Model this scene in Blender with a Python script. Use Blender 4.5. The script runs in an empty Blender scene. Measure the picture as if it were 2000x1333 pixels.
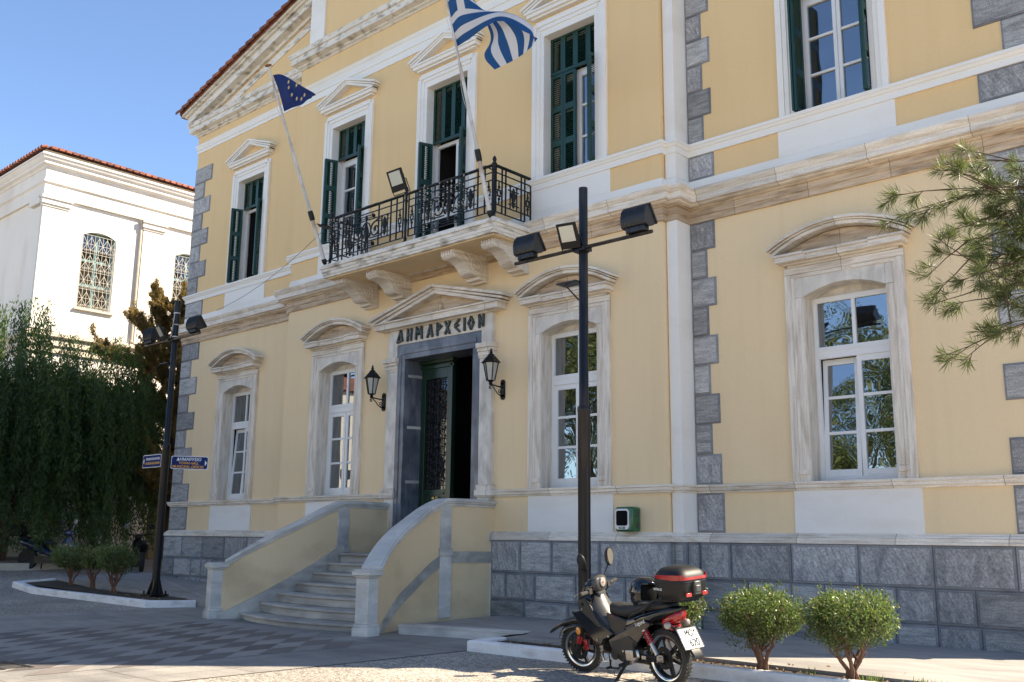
import bpy, math, random
import numpy as np
from mathutils import Vector, Matrix, noise
random.seed(7); rng = np.random.default_rng(7)
S = 0.77          # metres per drawing unit; every builder below works in drawing units
scene = bpy.context.scene
COL = scene.collection
# ---------------------------------------------------------------- camera
yaw, pitch, roll = .745, .198, .011
fw = Vector((-math.sin(yaw)*math.cos(pitch), math.cos(yaw)*math.cos(pitch), math.sin(pitch)))
rt = Vector((math.cos(yaw), math.sin(yaw), 0)); up = rt.cross(fw)
rt2 = rt*math.cos(roll)+up*math.sin(roll); up2 = -rt*math.sin(roll)+up*math.cos(roll)
cd = bpy.data.cameras.new('camera'); cam = bpy.data.objects.new('camera', cd); COL.objects.link(cam)
m = Matrix((rt2, up2, -fw)).transposed().to_4x4(); m.translation = Vector((17.315, -16.211, 1.8))*S
cam.matrix_world = m; cd.sensor_width = 36; cd.lens = 36*1919.4/2000; cd.clip_end = 2000; cd.clip_start = .05
scene.camera = cam
# ---------------------------------------------------------------- sky, sun, exposure
EL, AZ = math.radians(43.5), math.radians(45)      # sun stands behind the right corner of the building (+X +Y)
w = bpy.data.worlds.new('World'); scene.world = w; w.use_nodes = True
nt = w.node_tree; bg = nt.nodes['Background']
sky = nt.nodes.new('ShaderNodeTexSky'); sky.sky_type = 'NISHITA'; sky.sun_disc = False
sky.sun_elevation = EL; sky.sun_rotation = AZ; sky.air_density = .8; sky.dust_density = .05; sky.ozone_density = 2.4; sky.altitude = 50
nt.links.new(sky.outputs[0], bg.inputs[0]); bg.inputs[1].default_value = .098
sd = bpy.data.lights.new('sun', 'SUN'); sd.energy = 5; sd.angle = math.radians(.5); sd.color = (1, .87, .68)
sun = bpy.data.objects.new('sun', sd); COL.objects.link(sun)
sdir = Vector((math.sin(AZ)*math.cos(EL), math.cos(AZ)*math.cos(EL), math.sin(EL)))
sun.rotation_euler = sdir.to_track_quat('Z', 'Y').to_euler(); sun.location = (20, 20, 30)
vs = scene.view_settings; vs.view_transform = 'Standard'; vs.look = 'None'; vs.gamma = 1; vs.exposure = 1.58

# ---------------------------------------------------------------- materials
MATS = {}
def srgb(h):
    h = h.lstrip('#'); c = [int(h[i:i+2], 16)/255 for i in (0, 2, 4)]
    return tuple(x/12.92 if x <= .04045 else ((x+.055)/1.055)**2.4 for x in c)
def mul(c, k): return tuple(x*k for x in c)
def mat(name, c1, c2=None, rough=.8, scale=(3, 3, 3), bump=0., metal=0., fine=0., c3=None, lo=.35, hi=.65, rnd=0., coat=0., stain=None, bscale=60, spec=.5, transl=None, rot=None, joint=0):
    """procedural surface: stretched noise between c1 and c2, stains towards c3, fine grain and bump, per-face 'rnd' brightness"""
    M = bpy.data.materials.new(name); M.use_nodes = True; n = M.node_tree.nodes; L = M.node_tree.links
    b = n['Principled BSDF']; b.inputs['Roughness'].default_value = rough; b.inputs['Metallic'].default_value = metal
    b.inputs['Coat Weight'].default_value = coat; b.inputs['Specular IOR Level'].default_value = spec
    MATS[name] = M
    if c2 is None: c2 = mul(c1, .93)
    tc = n.new('ShaderNodeTexCoord'); mp = n.new('ShaderNodeMapping'); mp.inputs['Scale'].default_value = scale
    src = tc.outputs['Object']
    if rot:
        m0 = n.new('ShaderNodeMapping'); m0.inputs['Rotation'].default_value = (0, math.radians(rot), 0); L.new(src, m0.inputs[0]); src = m0.outputs[0]
    L.new(src, mp.inputs[0])
    no = n.new('ShaderNodeTexNoise'); no.inputs['Scale'].default_value = 1; no.inputs['Detail'].default_value = 6; no.inputs['Distortion'].default_value = .6
    L.new(mp.outputs[0], no.inputs['Vector'])
    r = n.new('ShaderNodeValToRGB'); e = r.color_ramp.elements
    e[0].position = lo; e[1].position = hi; e[0].color = (*c1, 1); e[1].color = (*c2, 1)
    L.new(no.outputs[0], r.inputs[0]); col = r.outputs[0]
    if c3 is not None:
        n2 = n.new('ShaderNodeTexNoise'); n2.inputs['Scale'].default_value = 1; n2.inputs['Detail'].default_value = 5
        m2 = n.new('ShaderNodeMapping'); m2.inputs['Scale'].default_value = stain or (.9, .9, .5); m2.inputs['Location'].default_value = (3.1, 7.7, 1.3)
        L.new(tc.outputs['Object'], m2.inputs[0]); L.new(m2.outputs[0], n2.inputs['Vector'])
        r2 = n.new('ShaderNodeMapRange'); r2.inputs[1].default_value = .5; r2.inputs[2].default_value = .72; L.new(n2.outputs[0], r2.inputs[0])
        mx = n.new('ShaderNodeMixRGB'); L.new(r2.outputs[0], mx.inputs[0]); L.new(col, mx.inputs[1]); mx.inputs[2].default_value = (*c3, 1); col = mx.outputs[0]
    if joint:      # dressed stones of about this length: thin dark joints, each stone its own tone
        sp = n.new('ShaderNodeSeparateXYZ'); L.new(tc.outputs['Object'], sp.inputs[0])
        dv = n.new('ShaderNodeMath'); dv.operation = 'DIVIDE'; L.new(sp.outputs[0], dv.inputs[0]); dv.inputs[1].default_value = joint
        fl = n.new('ShaderNodeMath'); fl.operation = 'FLOOR'; L.new(dv.outputs[0], fl.inputs[0]); fr = n.new('ShaderNodeMath'); fr.operation = 'FRACT'; L.new(dv.outputs[0], fr.inputs[0])
        wn_ = n.new('ShaderNodeTexWhiteNoise'); wn_.noise_dimensions = '1D'; L.new(fl.outputs[0], wn_.inputs['W'])
        mr_ = n.new('ShaderNodeMapRange'); mr_.inputs[3].default_value = .84; mr_.inputs[4].default_value = 1.10; L.new(wn_.outputs['Value'], mr_.inputs[0])
        lt = n.new('ShaderNodeMath'); lt.operation = 'GREATER_THAN'; L.new(fr.outputs[0], lt.inputs[0]); lt.inputs[1].default_value = .009/joint
        mm = n.new('ShaderNodeMath'); mm.operation = 'MULTIPLY_ADD'; L.new(lt.outputs[0], mm.inputs[0]); mm.inputs[1].default_value = .62; mm.inputs[2].default_value = .38
        m2_ = n.new('ShaderNodeMath'); m2_.operation = 'MULTIPLY'; L.new(mm.outputs[0], m2_.inputs[0]); L.new(mr_.outputs[0], m2_.inputs[1])
        js = n.new('ShaderNodeVectorMath'); js.operation = 'SCALE'; L.new(col, js.inputs[0]); L.new(m2_.outputs[0], js.inputs['Scale']); col = js.outputs[0]
    if rnd:
        at = n.new('ShaderNodeAttribute'); at.attribute_name = 'rnd'
        mr = n.new('ShaderNodeMapRange'); mr.inputs[3].default_value = 1-rnd; mr.inputs[4].default_value = 1+rnd; L.new(at.outputs['Fac'], mr.inputs[0])
        hs = n.new('ShaderNodeVectorMath'); hs.operation = 'SCALE'; L.new(col, hs.inputs[0]); L.new(mr.outputs[0], hs.inputs['Scale']); col = hs.outputs[0]
    if fine:
        n3 = n.new('ShaderNodeTexNoise'); n3.inputs['Scale'].default_value = bscale; n3.inputs['Detail'].default_value = 3; L.new(tc.outputs['Object'], n3.inputs['Vector'])
        m3 = n.new('ShaderNodeMapRange'); m3.inputs[1].default_value = .3; m3.inputs[2].default_value = .7; m3.inputs[3].default_value = 1-fine; m3.inputs[4].default_value = 1+fine; L.new(n3.outputs[0], m3.inputs[0])
        h3 = n.new('ShaderNodeVectorMath'); h3.operation = 'SCALE'; L.new(col, h3.inputs[0]); L.new(m3.outputs[0], h3.inputs['Scale']); col = h3.outputs[0]
    L.new(col, b.inputs['Base Color'])
    if bump:
        n4 = n.new('ShaderNodeTexNoise'); n4.inputs['Scale'].default_value = bscale; n4.inputs['Detail'].default_value = 4; L.new(tc.outputs['Object'], n4.inputs['Vector'])
        bp = n.new('ShaderNodeBump'); bp.inputs['Strength'].default_value = bump; bp.inputs['Distance'].default_value = .02; L.new(n4.outputs[0], bp.inputs['Height']); L.new(bp.outputs[0], b.inputs['Normal'])
    if transl:
        t = n.new('ShaderNodeBsdfTranslucent'); t.inputs[0].default_value = (*transl, 1); ms = n.new('ShaderNodeMixShader'); ms.inputs[0].default_value = .35
        L.new(b.outputs[0], ms.inputs[1]); L.new(t.outputs[0], ms.inputs[2]); L.new(ms.outputs[0], n['Material Output'].inputs[0])
    return M
mat('yellow_plaster', (.79, .555, .285), (.77, .537, .272), .92, (.5, .5, .3), bump=.10, fine=.02, bscale=45, c3=(.755, .525, .262), stain=(4.5, 4.5, .35))
mat('pale_plaster', (.83, .635, .385), (.81, .617, .37), .92, (.6, .6, .4), bump=.10, fine=.02, bscale=45, c3=(.79, .60, .355), stain=(4.5, 4.5, .35))
mat('stair_plaster', (.72, .545, .33), (.69, .52, .31), .92, (.9, .9, .8), bump=.15, fine=.04, c3=(.54, .40, .235), stain=(1.1, 1.1, 1.5))
mat('white_paint', (.84, .80, .74), (.82, .78, .72), .75, (.8, .8, .6), bump=.05, fine=.02, c3=(.76, .71, .63), stain=(.7, .7, 2.2))
mat('weathered_white', (.78, .735, .66), (.68, .625, .54), .85, (1.2, 1.2, 3), bump=.15, fine=.06, c3=(.30, .25, .19), stain=(4, 4, 11))
mat('marble_across', (.80, .72, .61), (.64, .545, .44), .6, (2.2, 2.2, 30), bump=.15, fine=.09, c3=(.56, .46, .35), stain=(2.2, 2.2, 12), lo=.42, hi=.68, joint=1.37)
mat('marble_upright', (.79, .71, .605), (.62, .53, .43), .6, (26, 26, 2.0), bump=.15, fine=.07, c3=(.50, .42, .325), stain=(12, 12, 1.6), lo=.40, hi=.66)
mat('marble_cloudy', (.75, .69, .60), (.56, .51, .44), .5, (4.0, 4.0, 2.5), bump=.06, fine=.05, c3=(.40, .36, .31), stain=(5, 5, 2))
mat('marble_brown', (.64, .49, .33), (.43, .30, .185), .65, (2.0, 2.0, 24), bump=.2, fine=.08, c3=(.30, .195, .115), stain=(2.0, 2.0, 10), lo=.36, hi=.68, joint=1.21)
mat('marble_step', (.50, .465, .405), (.29, .268, .235), .5, (1.2, 2.5, 6), bump=.06, fine=.05, c3=(.26, .245, .23), stain=(1.2, 1.2, 1.2))
mat('cap_marble', (.66, .625, .565), (.46, .435, .395), .5, (2, 2, 5), bump=.06, fine=.05, c3=(.30, .29, .28), stain=(1.4, 1.4, 2))
mat('blue_stone_edge', (.25, .25, .26), (.18, .18, .19), .6, (3, 3, 7), fine=.12, rnd=.25, bump=.1)
mat('blue_stone', (.44, .425, .40), (.29, .28, .27), .75, (5, 5, 42), fine=.30, rnd=.3, bump=.5, bscale=60, lo=.38, hi=.64, c3=(.20, .195, .192), stain=(2.5, 2.5, 9))
mat('blue_stone_diagonal', (.43, .415, .40), (.26, .25, .245), .75, (34, 34, 5), rot=28, fine=.3, rnd=.24, bump=.3, bscale=35, c3=(.20, .195, .195), stain=(7, 7, 2))
mat('door_marble', (.125, .135, .16), (.07, .078, .10), .35, (1.6, 1.6, 3), fine=.05, c3=(.22, .23, .25), stain=(5, 5, 1.6), bump=.03)
mat('green_shutter', (.006, .044, .031), (.005, .036, .026), .42, (4, 4, 2), fine=.05, rnd=.1)
mat('door_green', (.010, .034, .018), (.008, .026, .014), .3, (4, 4, 1), fine=.05)
mat('sash_white', (.80, .79, .77), (.76, .75, .73), .4)
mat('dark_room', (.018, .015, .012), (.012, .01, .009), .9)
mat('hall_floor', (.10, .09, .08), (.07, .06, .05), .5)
mat('roof_tile', (.31, .105, .058), (.20, .068, .040), .85, (4, 4, 4), fine=.15, rnd=.3, c3=(.12, .055, .035), stain=(2, 2, 2), bump=.2)
mat('museum_plaster', (.78, .735, .665), (.74, .695, .625), .92, (.5, .5, .3), bump=.08, c3=(.68, .625, .545), stain=(1.4, 1.4, .5))
mat('museum_stone', (.60, .53, .43), (.48, .42, .33), .85, (1, 1, 5), bump=.1)
mat('blue_frame', (.16, .30, .32), (.11, .24, .27), .6)
mat('cream_iron', (.50, .46, .38), (.44, .40, .33), .55)
mat('black_iron', (.010, .010, .011), (.006, .006, .007), .5, fine=.1, spec=.3)
mat('pole_black', (.008, .008, .009), (.005, .005, .006), .35, fine=.1, spec=.35, c3=(.05, .035, .025), stain=(6, 6, 1))
mat('lamp_housing', (.020, .020, .022), (.010, .010, .011), .38, (5, 5, 5), spec=.6, fine=.15)
mat('led_glass', (.62, .60, .48), (.58, .56, .46), .12, coat=.8)
mat('lantern_glass', (.42, .42, .38), (.36, .36, .33), .12, coat=.6)
mat('bulb_white', (.85, .85, .82), None, .3)
mat('pole_white', (.66, .63, .60), (.52, .49, .46), .4, (5, 5, 3), fine=.05, c3=(.30, .19, .12), stain=(4, 4, 3))
mat('rust', (.30, .13, .06), (.20, .09, .05), .8)
mat('wire_grey', (.10, .10, .10), None, .6)
mat('flag_blue', (.012, .085, .25), (.010, .07, .21), .75, transl=(.01, .10, .32))
mat('flag_white', (.74, .73, .74), (.70, .69, .71), .8, transl=(.7, .68, .66))
mat('flag_navy', (.006, .024, .15), (.005, .020, .12), .75, transl=(.008, .04, .22))
mat('star_gold', (.70, .50, .18), None, .7)
mat('brass', (.65, .43, .14), None, .3, metal=1)
mat('letter_green', (.055, .068, .060), (.035, .045, .040), .5, (6, 6, 6), fine=.1)
mat('kerb_white', (.84, .81, .77), (.77, .74, .70), .7, (3, 3, 3), bump=.2, fine=.04, c3=(.60, .565, .52), stain=(3.2, 3.2, 9))
mat('paving', (.29, .268, .236), (.235, .216, .19), .75, (1.2, 5, 1), bump=.15, fine=.10, rnd=.13, c3=(.145, .135, .125), stain=(.55, .9, .4), bscale=30)
mat('paving_dark', (.15, .127, .112), (.12, .102, .09), .75, (1.2, 3, 1), fine=.08, bump=.1, rnd=.25)
mat('paving_light', (.28, .258, .228), (.235, .216, .19), .75, (1.2, 3, 1), fine=.06, bump=.1, rnd=.12)
mat('walkway_slab', (.34, .315, .285), (.27, .25, .225), .7, (1.5, 6, 1), fine=.10, bump=.15, c3=(.19, .175, .16), stain=(.8, 1.6, 1))
mat('soil', (.060, .042, .028), (.035, .026, .018), .95, (5, 5, 5), fine=.3, bump=.6, bscale=25)
mat('hedge_leaf', (.070, .090, .026), (.145, .160, .062), .38, (2, 2, 2), rnd=.55, transl=(.16, .26, .05), spec=.4)
mat('hedge_leaf_tip', (.17, .22, .06), (.24, .28, .09), .5, (2, 2, 2), rnd=.4, transl=(.26, .32, .08))
mat('dead_leaf', (.30, .19, .07), (.22, .12, .05), .7, rnd=.4)
mat('pepper_leaf', (.028, .056, .012), (.050, .085, .020), .6, (.6, .6, .6), rnd=.6, transl=(.11, .19, .035))
mat('conifer_leaf', (.075, .062, .018), (.14, .10, .030), .65, (.8, .8, .8), rnd=.6, transl=(.42, .29, .08))
mat('pine_needle', (.070, .088, .022), (.125, .135, .042), .5, (2, 2, 2), rnd=.6, transl=(.13, .17, .04))
mat('tree_leaf', (.08, .10, .022), (.13, .15, .035), .6, (.5, .5, .5), rnd=.5, transl=(.10, .18, .04))
mat('bark', (.12, .075, .048), (.07, .045, .03), .9, (6, 6, 1.5), bump=.5, fine=.2, bscale=30)
mat('bush_bark', (.22, .105, .058), (.13, .07, .042), .85, (9, 9, 3), bump=.3, fine=.2)
mat('grass_blade', (.10, .16, .03), (.16, .20, .06), .6, transl=(.2, .3, .05))
mat('sign_blue', (.012, .028, .12), (.010, .024, .10), .7, spec=.2)
mat('sign_white', (.78, .78, .80), None, .5)
mat('sign_orange', (.72, .34, .03), None, .5)
mat('cabinet_green', (.008, .115, .040), (.006, .095, .032), .3, coat=.4)
mat('gloss_black', (.004, .0045, .006), (.003, .0035, .005), .10, spec=.5, coat=.3)
mat('scooter_blue', (.010, .022, .060), (.008, .018, .05), .15, coat=1)
mat('satin_black', (.010, .010, .010), (.007, .007, .007), .5, fine=.1, spec=.35)
mat('leather_black', (.014, .0135, .013), (.010, .010, .010), .6, bump=.1, bscale=120)
mat('rubber', (.022, .020, .018), (.030, .028, .025), .85, fine=.15, bump=.3, bscale=90)
mat('grey_plastic', (.062, .058, .052), (.05, .047, .042), .42)
mat('dull_plastic', (.022, .020, .018), (.016, .015, .014), .4)
mat('alloy', (.55, .53, .50), (.42, .40, .38), .28, (8, 8, 8), metal=1, fine=.1)
mat('dark_metal', (.06, .058, .055), (.035, .035, .035), .45, (9, 9, 9), metal=.8, fine=.3)
mat('rim_chrome', (.80, .77, .70), None, .15, metal=1)
mat('red_plastic', (.36, .006, .006), (.30, .005, .005), .15, coat=.8)
mat('red_spring', (.45, .02, .03), None, .35)
mat('amber_plastic', (.75, .26, .02), None, .2, coat=.6)
mat('clear_lens', (.40, .36, .32), (.28, .25, .22), .12, coat=.5)
mat('mirror_glass', (.85, .87, .88), None, .04, metal=1)
mat('plate_white', (.80, .80, .78), None, .35)
mat('plate_blue', (.03, .14, .50), None, .35)
mat('ink_black', (.01, .01, .01), None, .95, spec=.05)
mat('house_wall', (.74, .69, .60), (.70, .65, .56), .9)
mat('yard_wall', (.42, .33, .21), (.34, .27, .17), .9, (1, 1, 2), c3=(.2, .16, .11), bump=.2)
# asphalt with exposed pebbles
def asphalt():
    M = bpy.data.materials.new('asphalt'); M.use_nodes = True; n = M.node_tree.nodes; L = M.node_tree.links; b = n['Principled BSDF']; b.inputs['Roughness'].default_value = .9
    tc = n.new('ShaderNodeTexCoord')
    v = n.new('ShaderNodeTexVoronoi'); v.inputs['Scale'].default_value = 42; L.new(tc.outputs['Object'], v.inputs['Vector'])
    r = n.new('ShaderNodeValToRGB'); r.color_ramp.elements[0].position = .1; r.color_ramp.elements[1].position = .9
    r.color_ramp.elements[0].color = (.12, .105, .09, 1); r.color_ramp.elements[1].color = (.50, .445, .37, 1); L.new(v.outputs['Color'], r.inputs[0])
    no = n.new('ShaderNodeTexNoise'); no.inputs['Scale'].default_value = .7; no.inputs['Detail'].default_value = 5; L.new(tc.outputs['Object'], no.inputs['Vector'])
    mr = n.new('ShaderNodeMapRange'); mr.inputs[1].default_value = .3; mr.inputs[2].default_value = .7; mr.inputs[3].default_value = .75; mr.inputs[4].default_value = 1.2; L.new(no.outputs[0], mr.inputs[0])
    s = n.new('ShaderNodeVectorMath'); s.operation = 'SCALE'; L.new(r.outputs[0], s.inputs[0]); L.new(mr.outputs[0], s.inputs['Scale']); L.new(s.outputs[0], b.inputs['Base Color'])
    bp = n.new('ShaderNodeBump'); bp.inputs['Strength'].default_value = .7; bp.inputs['Distance'].default_value = .015; L.new(v.outputs['Distance'], bp.inputs['Height']); bp.invert = True; L.new(bp.outputs[0], b.inputs['Normal'])
    MATS['asphalt'] = M
asphalt()
def glassmat(name, k, tint=(.75, .8, .85), wob=.012):
    M = bpy.data.materials.new(name); M.use_nodes = True; n = M.node_tree.nodes; L = M.node_tree.links; n.remove(n['Principled BSDF'])
    g = n.new('ShaderNodeBsdfGlossy'); g.inputs['Color'].default_value = (*tint, 1); g.inputs['Roughness'].default_value = .015
    d = n.new('ShaderNodeBsdfDiffuse'); d.inputs['Color'].default_value = (.012, .012, .012, 1)
    lw = n.new('ShaderNodeLayerWeight'); lw.inputs['Blend'].default_value = .25
    mr = n.new('ShaderNodeMapRange'); mr.inputs[3].default_value = k; mr.inputs[4].default_value = 1; L.new(lw.outputs['Fresnel'], mr.inputs[0])
    ms = n.new('ShaderNodeMixShader'); L.new(mr.outputs[0], ms.inputs[0]); L.new(d.outputs[0], ms.inputs[1]); L.new(g.outputs[0], ms.inputs[2]); L.new(ms.outputs[0], n['Material Output'].inputs[0])
    tc = n.new('ShaderNodeTexCoord'); no = n.new('ShaderNodeTexNoise'); no.inputs['Scale'].default_value = 1.6; no.inputs['Detail'].default_value = 1; L.new(tc.outputs['Object'], no.inputs['Vector'])
    bp = n.new('ShaderNodeBump'); bp.inputs['Strength'].default_value = 1; bp.inputs['Distance'].default_value = wob; L.new(no.outputs[0], bp.inputs['Height']); L.new(bp.outputs[0], g.inputs['Normal'])
    MATS[name] = M
glassmat('window_glass', .34)
glassmat('door_glass', .12)

# ---------------------------------------------------------------- object helpers
class MB:
    """collects geometry for ONE mesh object"""
    def __init__(s): s.v = []; s.f = []; s.m = []; s.r = []; s.M = Matrix.Identity(4)
    def add(s, vs, fs, mi=0, rnd=None):
        o = len(s.v); s.v += [tuple(s.M @ Vector(p)) for p in vs]
        r = random.random() if rnd is None else rnd
        for f in fs: s.f.append([o+i for i in f]); s.m.append(mi); s.r.append(r)
        return s
    def box(s, x0, x1, y0, y1, z0, z1, mi=0, rnd=None):
        vs = [(x, y, z) for x in (x0, x1) for y in (y0, y1) for z in (z0, z1)]
        return s.add(vs, [(0, 1, 3, 2), (4, 6, 7, 5), (0, 4, 5, 1), (2, 3, 7, 6), (0, 2, 6, 4), (1, 5, 7, 3)], mi, rnd)
    def prism(s, poly, a0, a1, axis='y', mi=0, rnd=None):
        """poly: 2-D outline extruded along axis; order of coordinates: y->(x,z), x->(y,z), z->(x,y)"""
        def P(a, p): return {'y': (p[0], a, p[1]), 'x': (a, p[0], p[1]), 'z': (p[0], p[1], a)}[axis]
        n = len(poly); vs = [P(a0, p) for p in poly]+[P(a1, p) for p in poly]
        return s.add(vs, [tuple(range(n))[::-1], tuple(range(n, 2*n))]+[(i, (i+1) % n, n+(i+1) % n, n+i) for i in range(n)], mi, rnd)
    def tube(s, pts, r, n=6, mi=0, cap=True, closed=False):
        pts = [Vector(p) for p in pts]; N = len(pts); rr = r if hasattr(r, '__len__') else [r]*N
        vs = []; pu = None
        for i, p in enumerate(pts):
            if closed: d = pts[(i+1) % N]-pts[i-1]
            else: d = pts[min(i+1, N-1)]-pts[max(i-1, 0)]
            d = d.normalized() if d.length > 1e-9 else Vector((0, 0, 1))
            if pu is None: pu = d.orthogonal().normalized()
            pu = (pu-d*pu.dot(d)); pu = pu.normalized() if pu.length > 1e-6 else d.orthogonal().normalized()
            w_ = d.cross(pu)
            for k in range(n):
                a = 2*math.pi*k/n; vs.append(p+(pu*math.cos(a)+w_*math.sin(a))*rr[i])
        fs = [(i*n+k, i*n+(k+1) % n, ((i+1) % N)*n+(k+1) % n, ((i+1) % N)*n+k) for i in range(N if closed else N-1) for k in range(n)]
        if cap and not closed: fs += [tuple(range(n))[::-1], tuple((N-1)*n+k for k in range(n))]
        return s.add(vs, fs, mi)
    def lathe(s, prof, c=(0, 0, 0), n=16, axis='z', mi=0, ring=False):
        vs = []; N = len(prof)
        for r, h in prof:
            for k in range(n):
                a = 2*math.pi*(k+.5)/n; x, y = r*math.cos(a), r*math.sin(a)
                q = {'z': (x, y, h), 'x': (h, x, y), 'y': (x, h, y)}[axis]; vs.append((c[0]+q[0], c[1]+q[1], c[2]+q[2]))
        fs = [(i*n+k, i*n+(k+1) % n, (i+1)*n+(k+1) % n, (i+1)*n+k) for i in range(N-1) for k in range(n)]
        if ring: fs += [((N-1)*n+k, (N-1)*n+(k+1) % n, (k+1) % n, k) for k in range(n)]
        else: fs += [tuple(range(n))[::-1], tuple((N-1)*n+k for k in range(n))]
        return s.add(vs, fs, mi)
    def sweep(s, prof, path, mi=0, closed=True):
        """prof: closed outline of (outward, z) carried along a plan path with mitred corners; outward is to the right of travel"""
        P = [Vector((p[0], p[1])) for p in path]; N = len(P); nn = []
        for i in range(N-1):
            d = (P[i+1]-P[i]).normalized(); nn.append(Vector((d.y, -d.x)))
        vs = []
        for i in range(N):
            a = nn[max(i-1, 0)]; b = nn[min(i, N-2)]; o = (a+b)/max(.2, 1+a.dot(b))
            for d, z in prof: vs.append((P[i].x+o.x*d, P[i].y+o.y*d, z+(path[i][2] if len(path[i]) > 2 else 0)))
        k = len(prof); fs = [(i*k+j, i*k+(j+1) % k, (i+1)*k+(j+1) % k, (i+1)*k+j) for i in range(N-1) for j in range(k)]
        fs += [tuple(range(k)), tuple((N-1)*k+j for j in range(k))[::-1]]
        return s.add(vs, fs, mi)
    def loft(s, rings, mi=0, cap=True):
        n = len(rings[0]); N = len(rings); vs = [p for r in rings for p in r]
        fs = [(i*n+k, i*n+(k+1) % n, (i+1)*n+(k+1) % n, (i+1)*n+k) for i in range(N-1) for k in range(n)]
        if cap: fs += [tuple(range(n))[::-1], tuple((N-1)*n+k for k in range(n))]
        return s.add(vs, fs, mi)
    def build(s, name, mats, parent=None, smooth=None, bevel=0, subsurf=0):
        me = bpy.data.meshes.new(name); me.from_pydata([(a*S, b*S, c*S) for a, b, c in s.v], [], s.f)
        for mn in ([mats] if isinstance(mats, str) else mats): me.materials.append(MATS[mn])
        me.polygons.foreach_set('material_index', s.m)
        at = me.attributes.new('rnd', 'FLOAT', 'FACE'); at.data.foreach_set('value', s.r)
        me.validate(); me.update()
        import bmesh
        b = bmesh.new(); b.from_mesh(me); bmesh.ops.recalc_face_normals(b, faces=b.faces); b.to_mesh(me); b.free()
        if smooth is not None:
            me.polygons.foreach_set('use_smooth', [True]*len(me.polygons)); me.set_sharp_from_angle(angle=math.radians(smooth))
        o = bpy.data.objects.new(name, me); COL.objects.link(o); o.parent = parent
        if bevel:
            md = o.modifiers.new('bevel', 'BEVEL'); md.width = bevel*S; md.segments = 2; md.limit_method = 'ANGLE'; md.angle_limit = math.radians(40)
            for p in me.polygons: p.use_smooth = True
            me.set_sharp_from_angle(angle=math.radians(50))
        if subsurf:
            md = o.modifiers.new('sub', 'SUBSURF'); md.levels = md.render_levels = subsurf
        return o
def tag(o, label=None, cat=None, group=None, kind=None):
    if label: o['label'] = label
    if cat: o['category'] = cat
    if group: o['group'] = group
    if kind: o['kind'] = kind
    return o
def thing(name, label, cat, loc=(0, 0, 0), rz=0, group=None, rot=None):
    o = bpy.data.objects.new(name, None); COL.objects.link(o); o.empty_display_size = .1
    o.location = Vector(loc)*S; o.rotation_euler = rot or (0, 0, rz); return tag(o, label, cat, group)
def node(name, parent, loc=(0, 0, 0), rz=0, rot=None):
    o = bpy.data.objects.new(name, None); COL.objects.link(o); o.parent = parent; o.location = Vector(loc)*S; o.rotation_euler = rot or (0, 0, rz); return o
def copy_tree(o, parent=None, kids=None):
    kids = kids or {}
    c = o.copy(); COL.objects.link(c); c.parent = parent
    for ch in list(o.children): copy_tree(ch, c)
    return c
def text_mesh(txt, size, M, matname, name, parent, depth=.004, align='CENTER', sx=1, bold=0, track=1):
    cu = bpy.data.curves.new('t', 'FONT'); cu.body = txt; cu.size = size*S; cu.extrude = depth*S; cu.align_x = align; cu.align_y = 'CENTER'; cu.offset = bold*S; cu.space_character = track
    to = bpy.data.objects.new('t', cu); COL.objects.link(to); dg = bpy.context.evaluated_depsgraph_get(); dg.update()
    me = bpy.data.meshes.new_from_object(to.evaluated_get(dg)); bpy.data.objects.remove(to)
    me.transform(Matrix.Diagonal((sx, 1, 1, 1))); M2 = M.copy(); M2.translation = M.translation*S; me.transform(M2)
    me.materials.clear(); me.materials.append(MATS[matname]); o = bpy.data.objects.new(name, me); COL.objects.link(o); o.parent = parent; return o
def face_matrix(pos, right, upv):
    r = Vector(right).normalized(); u = Vector(upv).normalized(); n = r.cross(u); u = n.cross(r)
    m = Matrix((r, u, n)).transposed().to_4x4(); m.translation = Vector(pos); return m
def hh(X):
    """height of the plaza: level before the steps, rising to the left"""
    if X > -3: return 0.
    if X > -12: return .013*(-3-X)
    return min(.117+.1*(-12-X), .817)
# ================================================================= GROUND
XS = [-260, -60, -30, -19, -17, -15, -13, -12, -10, -8, -5.6, -3, 0, 5.5, 10, 20, 60, 260]
def sheet(name, x0, x1, y0, y1, dz, m, z2=None, inset=None):
    b = MB(); xs = sorted({x0, x1} | {x for x in XS if x0 < x < x1})
    v = []; f = []
    for x in xs: v += [(x, y0, hh(x)+dz), (x, y1, hh(x)+dz)]
    for i in range(len(xs)-1): f.append((2*i, 2*i+2, 2*i+3, 2*i+1))
    b.add(v, f); return tag(b.build(name, m), kind='structure')
sheet('ground', -260, 260, -260, 260, 0, 'asphalt')
def polysheet(name, poly, z, m, thick=0):
    b = MB()
    if thick: b.add([(x, y, hh(x)+z) for x, y in poly]+[(x, y, hh(x)-.05) for x, y in poly], [tuple(range(len(poly)))]+[(i, (i+1) % len(poly), len(poly)+(i+1) % len(poly), len(poly)+i) for i in range(len(poly))])
    else: b.add([(x, y, hh(x)+z) for x, y in poly], [tuple(range(len(poly)))])
    return tag(b.build(name, m), kind='structure')
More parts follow.
